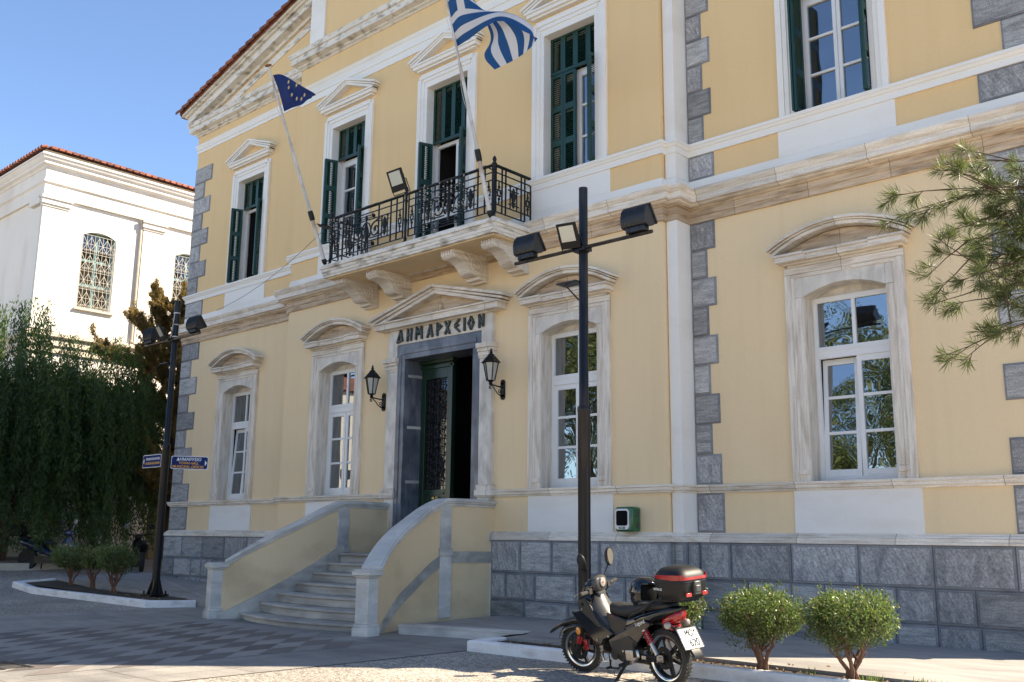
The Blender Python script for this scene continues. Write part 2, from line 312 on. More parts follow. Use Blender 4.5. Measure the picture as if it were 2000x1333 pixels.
# paved way in front of the steps, slabs with narrow joints, and its carpet of rhomb tiles
b = MB(); random.seed(3)
x = -5.6
while x < 5.55:
    y = -30
    while y < -.3:
        l = 1.35; x1 = min(x+.62, 5.56)
        b.add([(x+.006, y+.006, hh(x)+.008), (x1-.006, y+.006, hh(x1)+.008), (x1-.006, y+l-.006, hh(x1)+.008), (x+.006, y+l-.006, hh(x)+.008)], [(0, 1, 2, 3)]); y += l
    x += .62
tag(b.build('paving', 'paving'), kind='structure')
sheet('paving_joints', -5.61, 5.57, -30, -.3, .004, 'paving_dark')
b = MB(); cx_, w_, q_ = -2.1, .60, .58
for i in range(10):
    X0 = cx_+i*w_
    for j in range(-24, 34):
        y0 = -10+j*q_-i*w_
        # rhombs: two edges along Y, two along the diagonal
        p = [(X0, y0), (X0+w_, y0-w_), (X0+w_, y0-w_+q_), (X0, y0+q_)]
        yc = sum(t[1] for t in p)/4; xc = X0+w_/2
        lim_top = -4.75-.10*abs(xc-.6)**1.4 if xc > -1.9 else -4.2
        bulge = 1.0*math.sin(max(0, min(1, (-4.4-yc)/7))*math.pi)
        if yc > lim_top or yc < -12.6 or xc > 3.3+bulge*.9: continue
        g = .007; b.add([(p[0][0]+g, p[0][1], .012), (p[1][0]-g, p[1][1]+g, .012), (p[2][0]-g, p[2][1], .012), (p[3][0]+g, p[3][1]-g, .012)], [(0, 1, 2, 3)], mi=(i+j) % 2)
tag(b.build('tile_pattern', ['paving_dark', 'paving_light']), kind='structure')
# raised walkway along the building
polysheet('walkway', [(2.3, 0), (2.76, -3.46), (4.15, -3.09), (5.42, -2.9), (5.42, -3.62), (9.4, -3.6), (15.2, -3.95), (40, -3.95), (40, 12), (15, 12), (14, .6), (13.7, .6)], .17, 'walkway_slab', 1)
polysheet('walkway', [(-2.3, 0), (-13.9, .3), (-14.6, 1.5), (-14.2, -3.0), (-11.5, -3.05), (-6.6, -2.6), (-5.5, -2.95), (-4.85, -2.86), (-2.75, -3.46)], .17, 'walkway_slab', 1)
polysheet('planter_soil', [(5.6, -3.62), (9.4, -3.6), (15.2, -3.95), (20, -3.95), (20, -4.35), (5.6, -4.35)], .12, 'soil')
polysheet('planter_soil', [(-13.1, -4.2), (-6.1, -3.85), (-6.0, -2.9), (-6.6, -2.6), (-11.5, -3.0), (-13.5, -2.95)], .14, 'soil')
b = MB(); e_ = [(2.76, -3.47), (4.15, -3.10), (5.36, -2.91)]
b.sweep([(-.005, -.02), (.03, -.02), (.03, .150), (.045, .155), (.045, .182), (-.30, .182), (-.30, .15), (-.005, .15)], e_)
tag(b.build('walkway_edging', 'cap_marble', smooth=30), kind='structure')
def kerb(name, label, pts, w_=.2, h0=.17, m='kerb_white'):
    b = MB(); P = [Vector(p) for p in pts]
    prof = [(0, -.03), (0, h0-.02), (-.02, h0), (-w_+.02, h0), (-w_, h0-.02), (-w_, -.03)]
    q = []
    for i in range(len(P)-1):
        n_ = max(1, int((P[i+1]-P[i]).length/1.2))
        for k in range(n_): t = P[i].lerp(P[i+1], k/n_); q.append((t.x, t.y, hh(t.x)))
    q.append((P[-1].x, P[-1].y, hh(P[-1].x)))
    b.sweep(prof, q); return tag(b.build(name, m, smooth=30), label, 'kerb')
kerb('kerb', 'whitewashed kerb behind the parked black motorbike, edging the right planting bed', [(5.35, -2.9), (5.58, -4.48), (10, -4.42), (14.6, -4.42)])
kerb('kerb', 'whitewashed kerb corner round the left lamp post and the three small shrubs', [(-13.75, -2.95), (-13.25, -4.38), (-5.98, -4.02), (-5.44, -2.98)])
b = MB(); b.box(14.95, 18, -4.42, -4.2, 0, .17); tag(b.build('kerb', 'kerb_white', bevel=.02), 'short whitewashed kerb at the far right edge of the bed', 'kerb')
b = MB()
for k in range(9): b.box(2.2+k*.1, 2.25+k*.1, -10.7, -10.35, .0, .016)
b.box(2.15, 3.12, -10.74, -10.68, 0, .02); b.box(2.15, 3.12, -10.37, -10.31, 0, .02)
tag(b.build('drain_grate', 'dark_metal'), 'dark metal drain grate set in the paving', 'drain grate')

# ================================================================= TOWN HALL
TH = thing('town_hall', 'yellow two storey town hall with white trim, blue grey stone base and balcony', 'town hall')
yC = .616; BACK = 18.0
XA, XB, XW = 6.51, 6.76, 13.65
CXS = (4.06, 10.0)
def wall_grid(b, x0, x1, z0, z1, y, holes, mi=0):
    xs = sorted({x0, x1} | {h[0] for h in holes} | {h[1] for h in holes}); zs = sorted({z0, z1} | {h[2] for h in holes} | {h[3] for h in holes})
    xs = [x for x in xs if x0 <= x <= x1]; zs = [z for z in zs if z0 <= z <= z1]
    for i in range(len(xs)-1):
        for j in range(len(zs)-1):
            cx, cz = (xs[i]+xs[i+1])/2, (zs[j]+zs[j+1])/2
            if any(h[0] < cx < h[1] and h[2] < cz < h[3] for h in holes): continue
            b.add([(xs[i], y, zs[j]), (xs[i+1], y, zs[j]), (xs[i+1], y, zs[j+1]), (xs[i], y, zs[j+1])], [(0, 1, 2, 3)], mi)
lowA = [(s*4.06-1.0, s*4.06+1.0, 2.86, 6.75) for s in (-1, 1)]; upA = [(x-1.0, x+1.0, 9.98 if x else 8.72, 13.75) for x in (-4.06, 0, 4.06)]
holeA = lowA+upA+[(-1.4, 1.4, 0, 6.5)]
LOW, UP = 8.2, 9.9
b = MB()   # ground floor wall: paler plaster; upper floor: deeper yellow
wall_grid(b, -XA, XA, 0, LOW, 0, holeA)
for s in (-1, 1):
    a, c = sorted((s*XB, s*XW)); wall_grid(b, a, c, 0, LOW, yC, [(s*10-1, s*10+1, 2.86, 6.75)])
    b.add([(s*XW, yC, 0), (s*XW, BACK, 0), (s*XW, BACK, LOW), (s*XW, yC, LOW)], [(0, 1, 2, 3)])
    b.box(min(s*XA, s*XB), max(s*XA, s*XB), .144, 1, 0, LOW)
    b.add([(s*XA, 0, 0), (s*XA, .144, 0), (s*XA, .144, LOW), (s*XA, 0, LOW)], [(0, 1, 2, 3)])
b.box(-XW, XW, BACK, BACK+.3, 0, LOW)
b.build('ground_floor_wall', 'pale_plaster', TH)
b = MB()
wall_grid(b, -XA, XA, LOW, 14.7, 0, holeA)
for s in (-1, 1):
    a, c = sorted((s*XB, s*XW)); wall_grid(b, a, c, LOW, 15.3, yC, [(s*10-1, s*10+1, 9.98, 13.75)])
    b.add([(s*XW, yC, LOW), (s*XW, BACK, LOW), (s*XW, BACK, 16), (s*XW, yC, 16)], [(0, 1, 2, 3)])
    b.box(min(s*XA, s*XB), max(s*XA, s*XB), .144, 1, LOW, 15.3)
    b.add([(s*XA, 0, LOW), (s*XA, .144, LOW), (s*XA, .144, 14.7), (s*XA, 0, 14.7)], [(0, 1, 2, 3)])
b.box(-XW, XW, BACK, BACK+.3, LOW, 16)
b.box(-6.2, 6.2, .02, 4, 16.2, 20.2)                    # attic over the middle bay
for s in (-1, 1): b.add([(s*XW, yC-.004, 16.3), (s*6.3, yC-.004, 16.3), (s*6.3, yC-.004, 18.6)], [(0, 1, 2)])  # tympanum
b.build('upper_floor_wall', 'yellow_plaster', TH)
# dark rooms behind
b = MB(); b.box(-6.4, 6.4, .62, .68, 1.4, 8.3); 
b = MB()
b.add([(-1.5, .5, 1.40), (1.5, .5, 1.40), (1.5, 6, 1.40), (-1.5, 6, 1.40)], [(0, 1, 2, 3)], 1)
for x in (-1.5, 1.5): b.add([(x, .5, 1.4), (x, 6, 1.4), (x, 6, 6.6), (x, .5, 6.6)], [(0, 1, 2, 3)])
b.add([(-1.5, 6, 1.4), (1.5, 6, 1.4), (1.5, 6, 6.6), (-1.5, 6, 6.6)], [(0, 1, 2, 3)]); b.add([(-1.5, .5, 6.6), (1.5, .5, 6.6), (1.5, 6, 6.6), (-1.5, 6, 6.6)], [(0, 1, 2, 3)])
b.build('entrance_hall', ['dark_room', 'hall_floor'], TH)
PF = [(-XW, BACK), (-XW, yC), (-XB, yC), (-XB, .144), (-XA, .144), (-XA, 0), (XA, 0), (XA, .144), (XB, .144), (XB, yC), (XW, yC), (XW, BACK)]
PL = PF[:6]+[(-1.9, 0)]; PR = [(1.9, 0)]+PF[6:]
def band(name, prof, m, paths=(PF,), smooth=20, off=0):
    for p in paths: b = MB(); b.sweep(prof, p); o = b.build(name, m, TH, smooth=smooth)
    return o
def rect(d, z0, z1, d0=-.02): return [(d0, z0), (d, z0), (d, z1), (d0, z1)]
# blue stone plinth: drafted blocks in three courses
def block(b, x0, x1, z0, z1, y, mr=.038, pr=.018, g=.004, side=None, diag=None):
    """one drafted stone: smooth dark margin, rougher paler field"""
    r = random.random(); mi = 1 if (random.random() < .7 if diag is None else not diag) else 2
    x0 += g; x1 -= g; z0 += g; z1 -= g; e = .008
    o = [(x0, z0), (x1, z0), (x1, z1), (x0, z1)]; i1 = [(x0+e, z0+e), (x1-e, z0+e), (x1-e, z1-e), (x0+e, z1-e)]; i2 = [(x0+mr, z0+mr), (x1-mr, z0+mr), (x1-mr, z1-mr), (x0+mr, z1-mr)]; i3 = [(x0+mr+e, z0+mr+e), (x1-mr-e, z0+mr+e), (x1-mr-e, z1-mr-e), (x0+mr+e, z1-mr-e)]
    L_ = [(o, 0), (i1, -pr), (i2, -pr), (i3, -pr-.012)]
    vs = [(p[0], y+d, p[1]) for ring, d in L_ for p in ring]
    fs = [(k*4+j, k*4+(j+1) % 4, k*4+4+(j+1) % 4, k*4+4+j) for k in range(3) for j in range(4)]
    if side: # mapped on a side wall: swap x with y
        X = side; vs = [(X[0]+X[1]*(-(v[1]-y)), v[0], v[2]) for v in vs]
    b.add(vs, fs, 0, r); b.add(vs[12:], [(0, 1, 2, 3)], mi, r)
random.seed(11)
b = MB()
rows = [(.10, .50), (.50, 1.07), (1.07, 1.76)]
jA = {2: [1.9, 1.9+.0, 2.77, 3.66, 4.93, 6.61], 1: [1.9, 2.35, 3.2, 4.3, 5.55, 6.61], 0: [1.9, 2.9, 4.1, 5.3, 6.61]}
jC = {2: [6.88, 7.55, 8.78, 10.02, 11.28, 12.54, 13.75], 1: [6.88, 7.9, 8.75, 9.38, 10.64, 11.28, 11.9, 13.0, 13.75], 0: [6.88, 8.3, 9.5, 10.6, 11.28, 11.95, 12.7, 13.75]}
hA, hC = 0, 0
for k, (z0, z1) in enumerate(rows):
    for s in (-1, 1):
        J = sorted(set(jA[k])); Jc = jC[k]
        for a, c in zip(J[:-1], J[1:]): block(b, min(s*a, s*c), max(s*a, s*c), z0, z1, -.09)
        for a, c in zip(Jc[:-1], Jc[1:]): block(b, min(s*a, s*c), max(s*a, s*c), z0+(0 if s > 0 or k else 0), z1, yC-.09)
        block(b, -.09, .15, z0, z1, 0, side=(s*6.60, s)); block(b, .144, yC-.09, z0, z1, 0, side=(s*6.86, s)); 
        if s > 0: block(b, 6.6, 6.86, z0, z1, .05)
        yy = yC-.09
        while yy < BACK: block(b, yy, yy+1.2, z0, z1, 0, side=(s*(XW+.09), s)); yy += 1.2
for pth in (PL, PR): b.sweep(rect(.085, 0, 1.765), pth)
b.build('stone_plinth', ['blue_stone_edge', 'blue_stone', 'blue_stone_diagonal'], TH)
band('plinth_moulding', [(0, 1.762), (.13, 1.762), (.13, 1.80), (.115, 1.815), (.115, 1.86), (.08, 1.875), (.07, 1.90), (.04, 1.915), (.03, 1.945), (0, 1.945)], 'marble_across', (PL, PR), 40)
band('sill_band', [(0, 2.70), (.04, 2.70), (.05, 2.735), (.085, 2.75), (.085, 2.80), (.11, 2.815), (.11, 2.86), (0, 2.86)], 'marble_across', (PL, PR), 40)
band('architrave', [(0, 8.2), (.05, 8.2), (.05, 8.33), (.075, 8.335), (.075, 8.47), (.11, 8.48), (.12, 8.52), (0, 8.52)], 'marble_brown')
band('cornice', [(0, 8.522), (.16, 8.522), (.20, 8.535), (.20, 8.56), (.28, 8.57), (.28, 8.71), (.30, 8.72), (.34, 8.80), (.34, 8.84), (0, 8.90)], 'marble_across')
band('white_band', rect(.022, 8.90, 9.13), 'white_paint')
band('string_course', [(0, 9.66), (.05, 9.66), (.05, 9.79), (.075, 9.80), (.10, 9.85), (.12, 9.86), (.12, 9.92), (0, 9.935)], 'white_paint')
# white panels beneath the windows, upper and lower
for s in (-1, 1):
    for k, cx in enumerate(CXS):
        y = 0 if k == 0 else yC
        for z0, z1, nm in ((1.946, 2.699, 'panel'), (9.131, 9.659, 'panel')):
            c = s*cx; b = MB(); b.box(c-1.15, c+1.15, y-.025, y+.1, z0, z1); b.build(nm, 'white_paint', TH)
    # pilaster in the re-entrant corner, wrapped round it
    for z0, z1 in ((1.946, 2.699), (2.861, 8.199), (9.131, 9.659), (9.93, 15.1)) if s > 0 else ():
        b = MB(); a, c = sorted((s*(XA+.035), s*(XB+.03))); b.box(a, c, .11, yC-.001, z0, z1); b.build('pilaster', 'white_paint', TH)
    b = MB(); a, c = sorted((s*5.5, s*6.2)); b.box(a, c, -.03, .05, 16.3, 20.2); b.build('attic_pilaster', 'white_paint', TH)
# quoins
def quoins(s, name):
    Q = ['blue_stone_edge', 'blue_stone', 'blue_stone_diagonal']
    for (za, zb, n_, first) in ((2.86, 8.2, 9, 1), (9.93, 14.6, 8, 0)):
        h = (zb-za)/n_
        for part in (0, 1):
            b = MB()
            for i in range(n_):
                long = (i % 2 == 0) == bool(first); a, c = ((6.795, 7.37 if long else 7.18), (12.56 if long else 13.0, 13.675))[part]
                block(b, min(s*a, s*c), max(s*a, s*c), za+i*h, za+(i+1)*h, yC-.001, .030, .022, .002)
                if part: block(b, yC-.02, yC+(1.1 if long else .7), za+i*h, za+(i+1)*h, 0, .045, .022, .004, side=(s*XW, s))
            b.build('quoins', Q, TH)
    for z0, z1 in ((1.946, 2.699), (9.131, 9.659)):
        for a, c in ((6.795, 7.40), (12.56, 13.675)):
            b = MB(); block(b, min(s*a, s*c), max(s*a, s*c), z0, z1, yC-.001, .030, .022, .002)
            if a > 10: block(b, yC-.02, yC+1.1, z0, z1, 0, .045, .022, .004, side=(s*XW, s))
            b.build('corner_stone', Q, TH)
quoins(1, 'r'); quoins(-1, 'l')

# ---- lower windows
def lower_window(cx, y, ajar, label=None):
    W = MB(); o, h0 = 1.125, .777; yr = .42
    spring, apex, top = 3.41, 3.60, 3.99
    arc = [(h0*math.sin(t), spring+(apex-spring)*(1-(math.sin(t))**2)) for t in np.linspace(-math.pi/2, math.pi/2, 13)]
    # jambs and arched lintel
    W.box(-o, -h0, -.05, yr, 0, spring, 0); W.box(h0, o, -.05, yr, 0, spring, 0)
    poly = [(-o, spring), (-h0, spring)]+[(a, c) for a, c in arc[1:-1]]+[(h0, spring), (o, spring), (o, top), (-o, top)]
    n = len(poly); vs = [(a, -.05, c) for a, c in poly]+[(a, yr, c) for a, c in poly]
    for i in range(12):  # strips keep the concave lintel clean
        a0, a1 = arc[i], arc[i+1]
        W.add([(a0[0], -.05, a0[1]), (a1[0], -.05, a1[1]), (a1[0], -.05, top), (a0[0], -.05, top), (a0[0], yr, a0[1]), (a1[0], yr, a1[1])], [(0, 1, 2, 3), (0, 4, 5, 1)], 1)
    for s in (-1, 1): W.box(min(s*h0, s*o), max(s*h0, s*o), -.05, yr, spring+.004, top, 1)
    W.box(-o, o, -.05, .1, top-.001, top+.02, 1)
    # raised outer moulding with small returns at the foot and shoulders
    for s in (-1, 1):
        for d, (xa, xb) in ((.085, (1.0, 1.125)), (.07, (.93, 1.0))): a, c = sorted((s*xa, s*xb)); W.box(a, c, -d, -.04, .0 if d > .08 else .22, 3.86, 0)
        a, c = sorted((s*.80, s*.93)); W.box(a, c, -.062, -.04, .22, 3.40, 0)
        a, c = sorted((s*.80, s*1.0)); W.box(a, c, -.078, -.04, .12, .22, 0)
    W.box(-1.125, 1.125, -.087, -.04, 3.865, 3.99, 2); W.box(-1.0, 1.0, -.072, -.04, 3.79, 3.862, 2)
    w = W.build('window', ['marble_upright', 'marble_cloudy', 'marble_across'], TH, bevel=.006)
    w.location = Vector((cx, y, 2.861))*S; tag(w, label)
    H = MB()  # segmental hood
    H.box(-1.05, 1.05, -.09, .02, 3.995, 4.04); H.box(-1.14, 1.14, -.16, .02, 4.04, 4.075)
    for s in (-1, 1): a, c = sorted((s*.60, s*1.20)); H.box(a, c, -.30, .02, 4.076, 4.18); a, c = sorted((s*.62, s*1.24)); H.box(a, c, -.33, .02, 4.18, 4.225)
    H.box(-.60, .60, -.25, .02, 4.076, 4.176); H.box(-.62, .62, -.28, .02, 4.176, 4.222)
    def arcband(R0, R1, d0, d1, w0):
        N = 16
        for i in range(N):
            q = []
            for t in (i/N, (i+1)/N):
                x = -w0+2*w0*t; zz = .37*(1-(x/w0)**2); q.append((x, zz))
            H.add([(q[k][0], -d, 4.226+q[k][1]+zz) for d in (d0, -.02) for zz in (R0, R1) for k in (0, 1)], [(0, 1, 3, 2), (4, 6, 7, 5), (2, 3, 7, 6), (0, 4, 5, 1), (0, 2, 6, 4), (1, 5, 7, 3)])
    arcband(.0, .07, .27, 0, 1.27); arcband(.072, .10, .31, 0, 1.31); arcband(.102, .155, .35, 0, 1.35)
    H.build('hood', 'marble_across', w, bevel=.005)
    q = MB(); q.box(-.777, .777, .36, .42, 3.442, 3.62); q.build('head_panel', 'marble_cloudy', w)
    T = MB(); T.add([(1.15*math.sin(t), -.07, 4.225+.36*(1-math.sin(t)**2)) for t in np.linspace(-math.pi/2, math.pi/2, 13)], [tuple(range(13))]); T.build('hood_panel', 'marble_brown', w)
    F = MB(); ys, ye = .33, .40; top_g = 3.50
    F.box(-.777, -.70, ys, ye, 0, 3.44); F.box(.70, .777, ys, ye, 0, 3.44); F.box(-.70, .70, ys, ye, 3.34, 3.44)
    F.box(-.70, .70, ys, ye, 0, .10); F.box(-.70, .70, ys-.02, ye, 2.27, 2.49); F.box(-.70, .70, ys-.03, ys-.001, 2.40, 2.44)
    F.box(-.035, .035, ys+.005, ye, 2.49, 3.34)
    def leaf(b_, s, y0, y1):
        x0, x1 = (0.01, .70) if s > 0 else (-.70, -.01)
        b_.box(x0, x0+.085, y0, y1, .10, 2.27); b_.box(x1-.085, x1, y0, y1, .10, 2.27); b_.box(x0+.085, x1-.085, y0, y1, .10, .22); b_.box(x0+.085, x1-.085, y0, y1, 2.16, 2.27)
        for z in (.86, 1.52): b_.box(x0+.085, x1-.085, y0+.01, y1-.01, z, z+.055)
    leaf(F, 1, ys+.004, ye-.004)
    if not ajar: leaf(F, -1, ys+.004, ye-.004)
    F.build('sash', 'sash_white', w, bevel=.004)
    G = MB(); G.add([(-.70, .37, 2.4), (.70, .37, 2.4), (.70, .37, 3.4), (-.70, .37, 3.4)], [(0, 1, 2, 3)]); G.add([(0 if ajar else -.70, .37, .1), (.70, .37, .1), (.70, .37, 2.3), (0 if ajar else -.7, .37, 2.3)], [(0, 1, 2, 3)]); G.build('pane', 'window_glass', w)
    if ajar:
        K = MB(); leaf(K, -1, -.03, .03); k = K.build('casement', 'sash_white', w, bevel=.004)
        P2 = MB(); P2.add([(-.62, .0, .2), (-.08, 0, .2), (-.08, 0, 2.2), (-.62, 0, 2.2)], [(0, 1, 2, 3)]); g = P2.build('pane', 'window_glass', w)
        for q in (k, g): q.location = Vector((0, ys+.045, 0))*S; q.rotation_euler = (math.radians(-3.2), 0, 0)
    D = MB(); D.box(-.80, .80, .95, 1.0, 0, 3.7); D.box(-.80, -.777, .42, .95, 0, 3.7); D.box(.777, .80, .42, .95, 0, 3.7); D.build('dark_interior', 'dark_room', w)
    return w
for s in (-1, 1):
    lower_window(s*4.06, 0, False); lower_window(s*10.0, yC, True)

# ---- upper windows with triangular hoods and green shutters
def louver_panel(b, x0, x1, z0, z1, y, th=.045, splits=(0, 1)):
    """framed shutter leaf in the XZ plane, slats set in openings"""
    st = .07; b.box(x0, x0+st, y, y+th, z0, z1, 0); b.box(x1-st, x1, y, y+th, z0, z1, 0)
    n = len(splits)-1; H_ = z1-z0
    for i in range(n+1):
        zc = z0+H_*splits[i]; b.box(x0+st, x1-st, y, y+th, max(z0, zc-.075), min(z1, zc+.075), 0)
    for i in range(n):
        a, c = z0+H_*splits[i]+.075, z0+H_*splits[i+1]-.075; m_ = int((c-a)/.05)
        for k in range(m_):
            z = a+(k+.5)*(c-a)/m_; b.add([(x0+st, y+.004, z-.018), (x1-st, y+.004, z-.018), (x1-st, y+.04, z+.020), (x0+st, y+.04, z+.020), (x0+st, y+.012, z-.022), (x1-st, y+.012, z-.022)], [(0, 1, 2, 3), (0, 4, 5, 1)], 0)
def upper_window(cx, y, zb=9.93, left='open', right='open', ztop=12.51, label=None, skipbottom=False, openroom=False):
    h = 13.84-zb; W = MB(); o, i_ = 1.085, .75; ht = 13.45-zb
    for s in (-1, 1):
        a, c = sorted((s*i_, s*o)); W.box(a, c, -.03, .5, 0, ht)
        a, c = sorted((s*.96, s*o)); W.box(a, c, -.075, -.02, 0, ht+.26); a, c = sorted((s*.86, s*.96)); W.box(a, c, -.055, -.02, 0, ht+.16)
    W.box(-o, o, -.03, .5, ht, h); W.box(-.96, .96, -.078, -.02, ht+.26, h); W.box(-.86, .86, -.057, -.02, ht+.16, ht+.258)
    w = W.build('window', 'white_paint', TH, bevel=.006); w.location = Vector((cx, y, zb))*S; tag(w, label)
    H = MB(); z0 = 13.93-zb
    H.box(-1.08, 1.08, -.12, .02, z0, z0+.05); H.box(-1.17, 1.17, -.19, .02, z0+.05, z0+.14); H.box(-1.22, 1.22, -.23, .02, z0+.14, z0+.19)
    zt = z0+.19; rise = .50
    for d, wd, t0, t1 in ((.19, 1.22, 0, .07), (.21, 1.27, .07, .12), (.25, 1.32, .12, .18)):
        for s in (-1, 1):
            H.add([(x, -dd, z) for dd in (d, -.02) for x, z in ((s*wd, zt+t0-.04), (0, zt+rise-.08+t0), (0, zt+rise-.08+t1), (s*wd, zt+t1-.04))], [(0, 1, 2, 3), (7, 6, 5, 4), (0, 4, 5, 1), (3, 2, 6, 7), (0, 3, 7, 4)])
    H.build('hood', 'white_paint', w)
    Sx = MB(); ys = .22
    zt_ = ztop-zb
    for k in range(4): louver_panel(Sx, -.75+k*.375, -.375+k*.375, zt_, ht+.02, ys, .05)
    Sx.build('shutter_panel', 'green_shutter', w)
    def leaf(side, mode):
        K = MB()
        if mode == 'closed':
            for k in range(2):
                x0 = (-.75+k*.375) if side < 0 else k*.375
                louver_panel(K, x0+.004, x0+.371, .02, zt_-.01, ys+.01, .045, (0, .33, .66, 1))
        elif mode == 'open':
            for k in range(2):
                x = side*(.745-.05*k); K.add([], [])
                b2 = MB(); louver_panel(b2, -.20, .21, .02, zt_-.01, 0, .04, (0, .33, .66, 1))
                K.add([(x-side*v[1], v[0]+.02*k, v[2]) for v in b2.v], b2.f, 0)
        elif mode == 'out':      # swung half way out, standing off the wall
            b2 = MB(); louver_panel(b2, 0, .375, .02, zt_-.01, 0, .04, (0, .33, .66, 1))
            a = math.radians(250 if side < 0 else -70)
            for off in (0, .05): K.add([(side*.76+math.cos(a)*v[0]-math.sin(a)*(v[1]+off), .19+math.sin(a)*v[0]+math.cos(a)*(v[1]+off), v[2]) for v in b2.v], b2.f, 0)
        K.build('shutter', 'green_shutter', w)
    leaf(-1, left); leaf(1, right)
    F = MB(); y0, y1 = .36, .43
    F.box(-.75, -.68, y0, y1, 0, ht); F.box(.68, .75, y0, y1, 0, ht); F.box(-.68, .68, y0, y1, 0, .07); F.box(-.68, .68, y0, y1, zt_-.09, zt_); 
    n = 3 if not skipbottom else 4
    for s in ((1,) if openroom else (-1, 1)):
        a, c = (.0, .68) if s > 0 else (-.68, 0)
        F.box(a+.004, a+.08, y0-.01, y1-.01, .07, zt_-.09); F.box(c-.08, c-.004, y0-.01, y1-.01, .07, zt_-.09); F.box(a+.08, c-.08, y0-.01, y1-.01, .07, .17); F.box(a+.08, c-.08, y0-.01, y1-.01, zt_-.19, zt_-.09)
        for k in range(1, n): z = .12+(zt_-.26)*k/n; F.box(a+.08, c-.08, y0, y1-.02, z-.025, z+.025)
    F.build('sash', 'sash_white', w, bevel=.004)
    G = MB(); G.add([(0 if openroom else -.7, .40, .07), (.7, .40, .07), (.7, .40, zt_), (0 if openroom else -.7, .40, zt_)], [(0, 1, 2, 3)]); G.build('pane', 'window_glass', w)
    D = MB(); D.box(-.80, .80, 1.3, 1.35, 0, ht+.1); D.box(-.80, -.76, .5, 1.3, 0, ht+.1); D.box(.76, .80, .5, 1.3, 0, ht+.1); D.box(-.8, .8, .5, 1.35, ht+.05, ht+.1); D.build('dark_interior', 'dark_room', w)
    return w
upper_window(-10.0, yC, left='out', right='open', openroom=True)
upper_window(-4.06, 0, left='out', right='open')
upper_window(0, 0, zb=8.73, left='out', right='open', ztop=11.9, skipbottom=True, openroom=True)
upper_window(4.06, 0, left='closed', right='open')
upper_window(10.0, yC, left='open', right='open')
# ---- top entablature, raking cornice, tiles
band('entablature', [(0, 14.62), (.03, 14.62), (.03, 14.82), (.055, 14.83), (.055, 15.05), (.10, 15.10), (.11, 15.16), (0, 15.18)], 'white_paint', (PF[5:7],), 40)
band('entablature', [(0, 15.19), (.03, 15.19), (.03, 15.30), (.05, 15.31), (.05, 15.42), (.08, 15.47), (.08, 15.50), (0, 15.52)], 'white_paint', (PF[:4], PF[8:]), 40)
band('frieze', rect(.015, 15.18, 15.95), 'yellow_plaster', (PF[5:7],)); band('frieze', rect(.015, 15.52, 15.95), 'yellow_plaster', (PF[:4], PF[8:]))
CO = [(0, 15.82), (.05, 15.82), (.08, 15.88), (.12, 15.90), (.12, 15.94), (.27, 15.985), (.27, 16.16), (.31, 16.18), (.34, 16.27), (.34, 16.32), (0, 16.36)]
band('top_cornice', CO, 'weathered_white', ([(-XA, .6)]+PF[5:7]+[(XA, .6)],), 40)
band('top_cornice', [(d*1.0, z) for d, z in CO], 'weathered_white', (PF[:3]+[(-XB, .3)], [(XB, .3)]+PF[9:]), 40)
sl = .272
T2 = MB()
for s in (-1, 1):
    b = MB()
    for d0, d1, t0, t1 in ((0, .10, -.30, -.16), (0, .33, -.16, .10), (0, .42, .10, .17), (0, .50, .17, .27)):
        x0, x1 = s*(XW+d1*.9), s*6.15; z = lambda X: 16.42+(XW+.5-abs(X))*sl
        b.add([(x, yC-dd, z(x)+t) for dd in (d1, -.02) for x, t in ((x0, t0), (x1, t0), (x1, t1), (x0, t1))], [(0, 1, 2, 3), (7, 6, 5, 4), (0, 4, 5, 1), (3, 2, 6, 7), (0, 3, 7, 4), (1, 5, 6, 2)])
    # inner white border of the tympanum
    b.add([(x, yC-dd, z) for dd in (.04, -.02) for x, z in ((s*12.9, 16.36), (s*12.0, 16.36), (s*6.2, 17.95), (s*6.2, 18.2))], [(0, 1, 2, 3), (7, 6, 5, 4), (0, 4, 5, 1), (3, 2, 6, 7), (1, 5, 6, 2), (0, 3, 7, 4)])
    b.build('raking_cornice', 'weathered_white', TH)
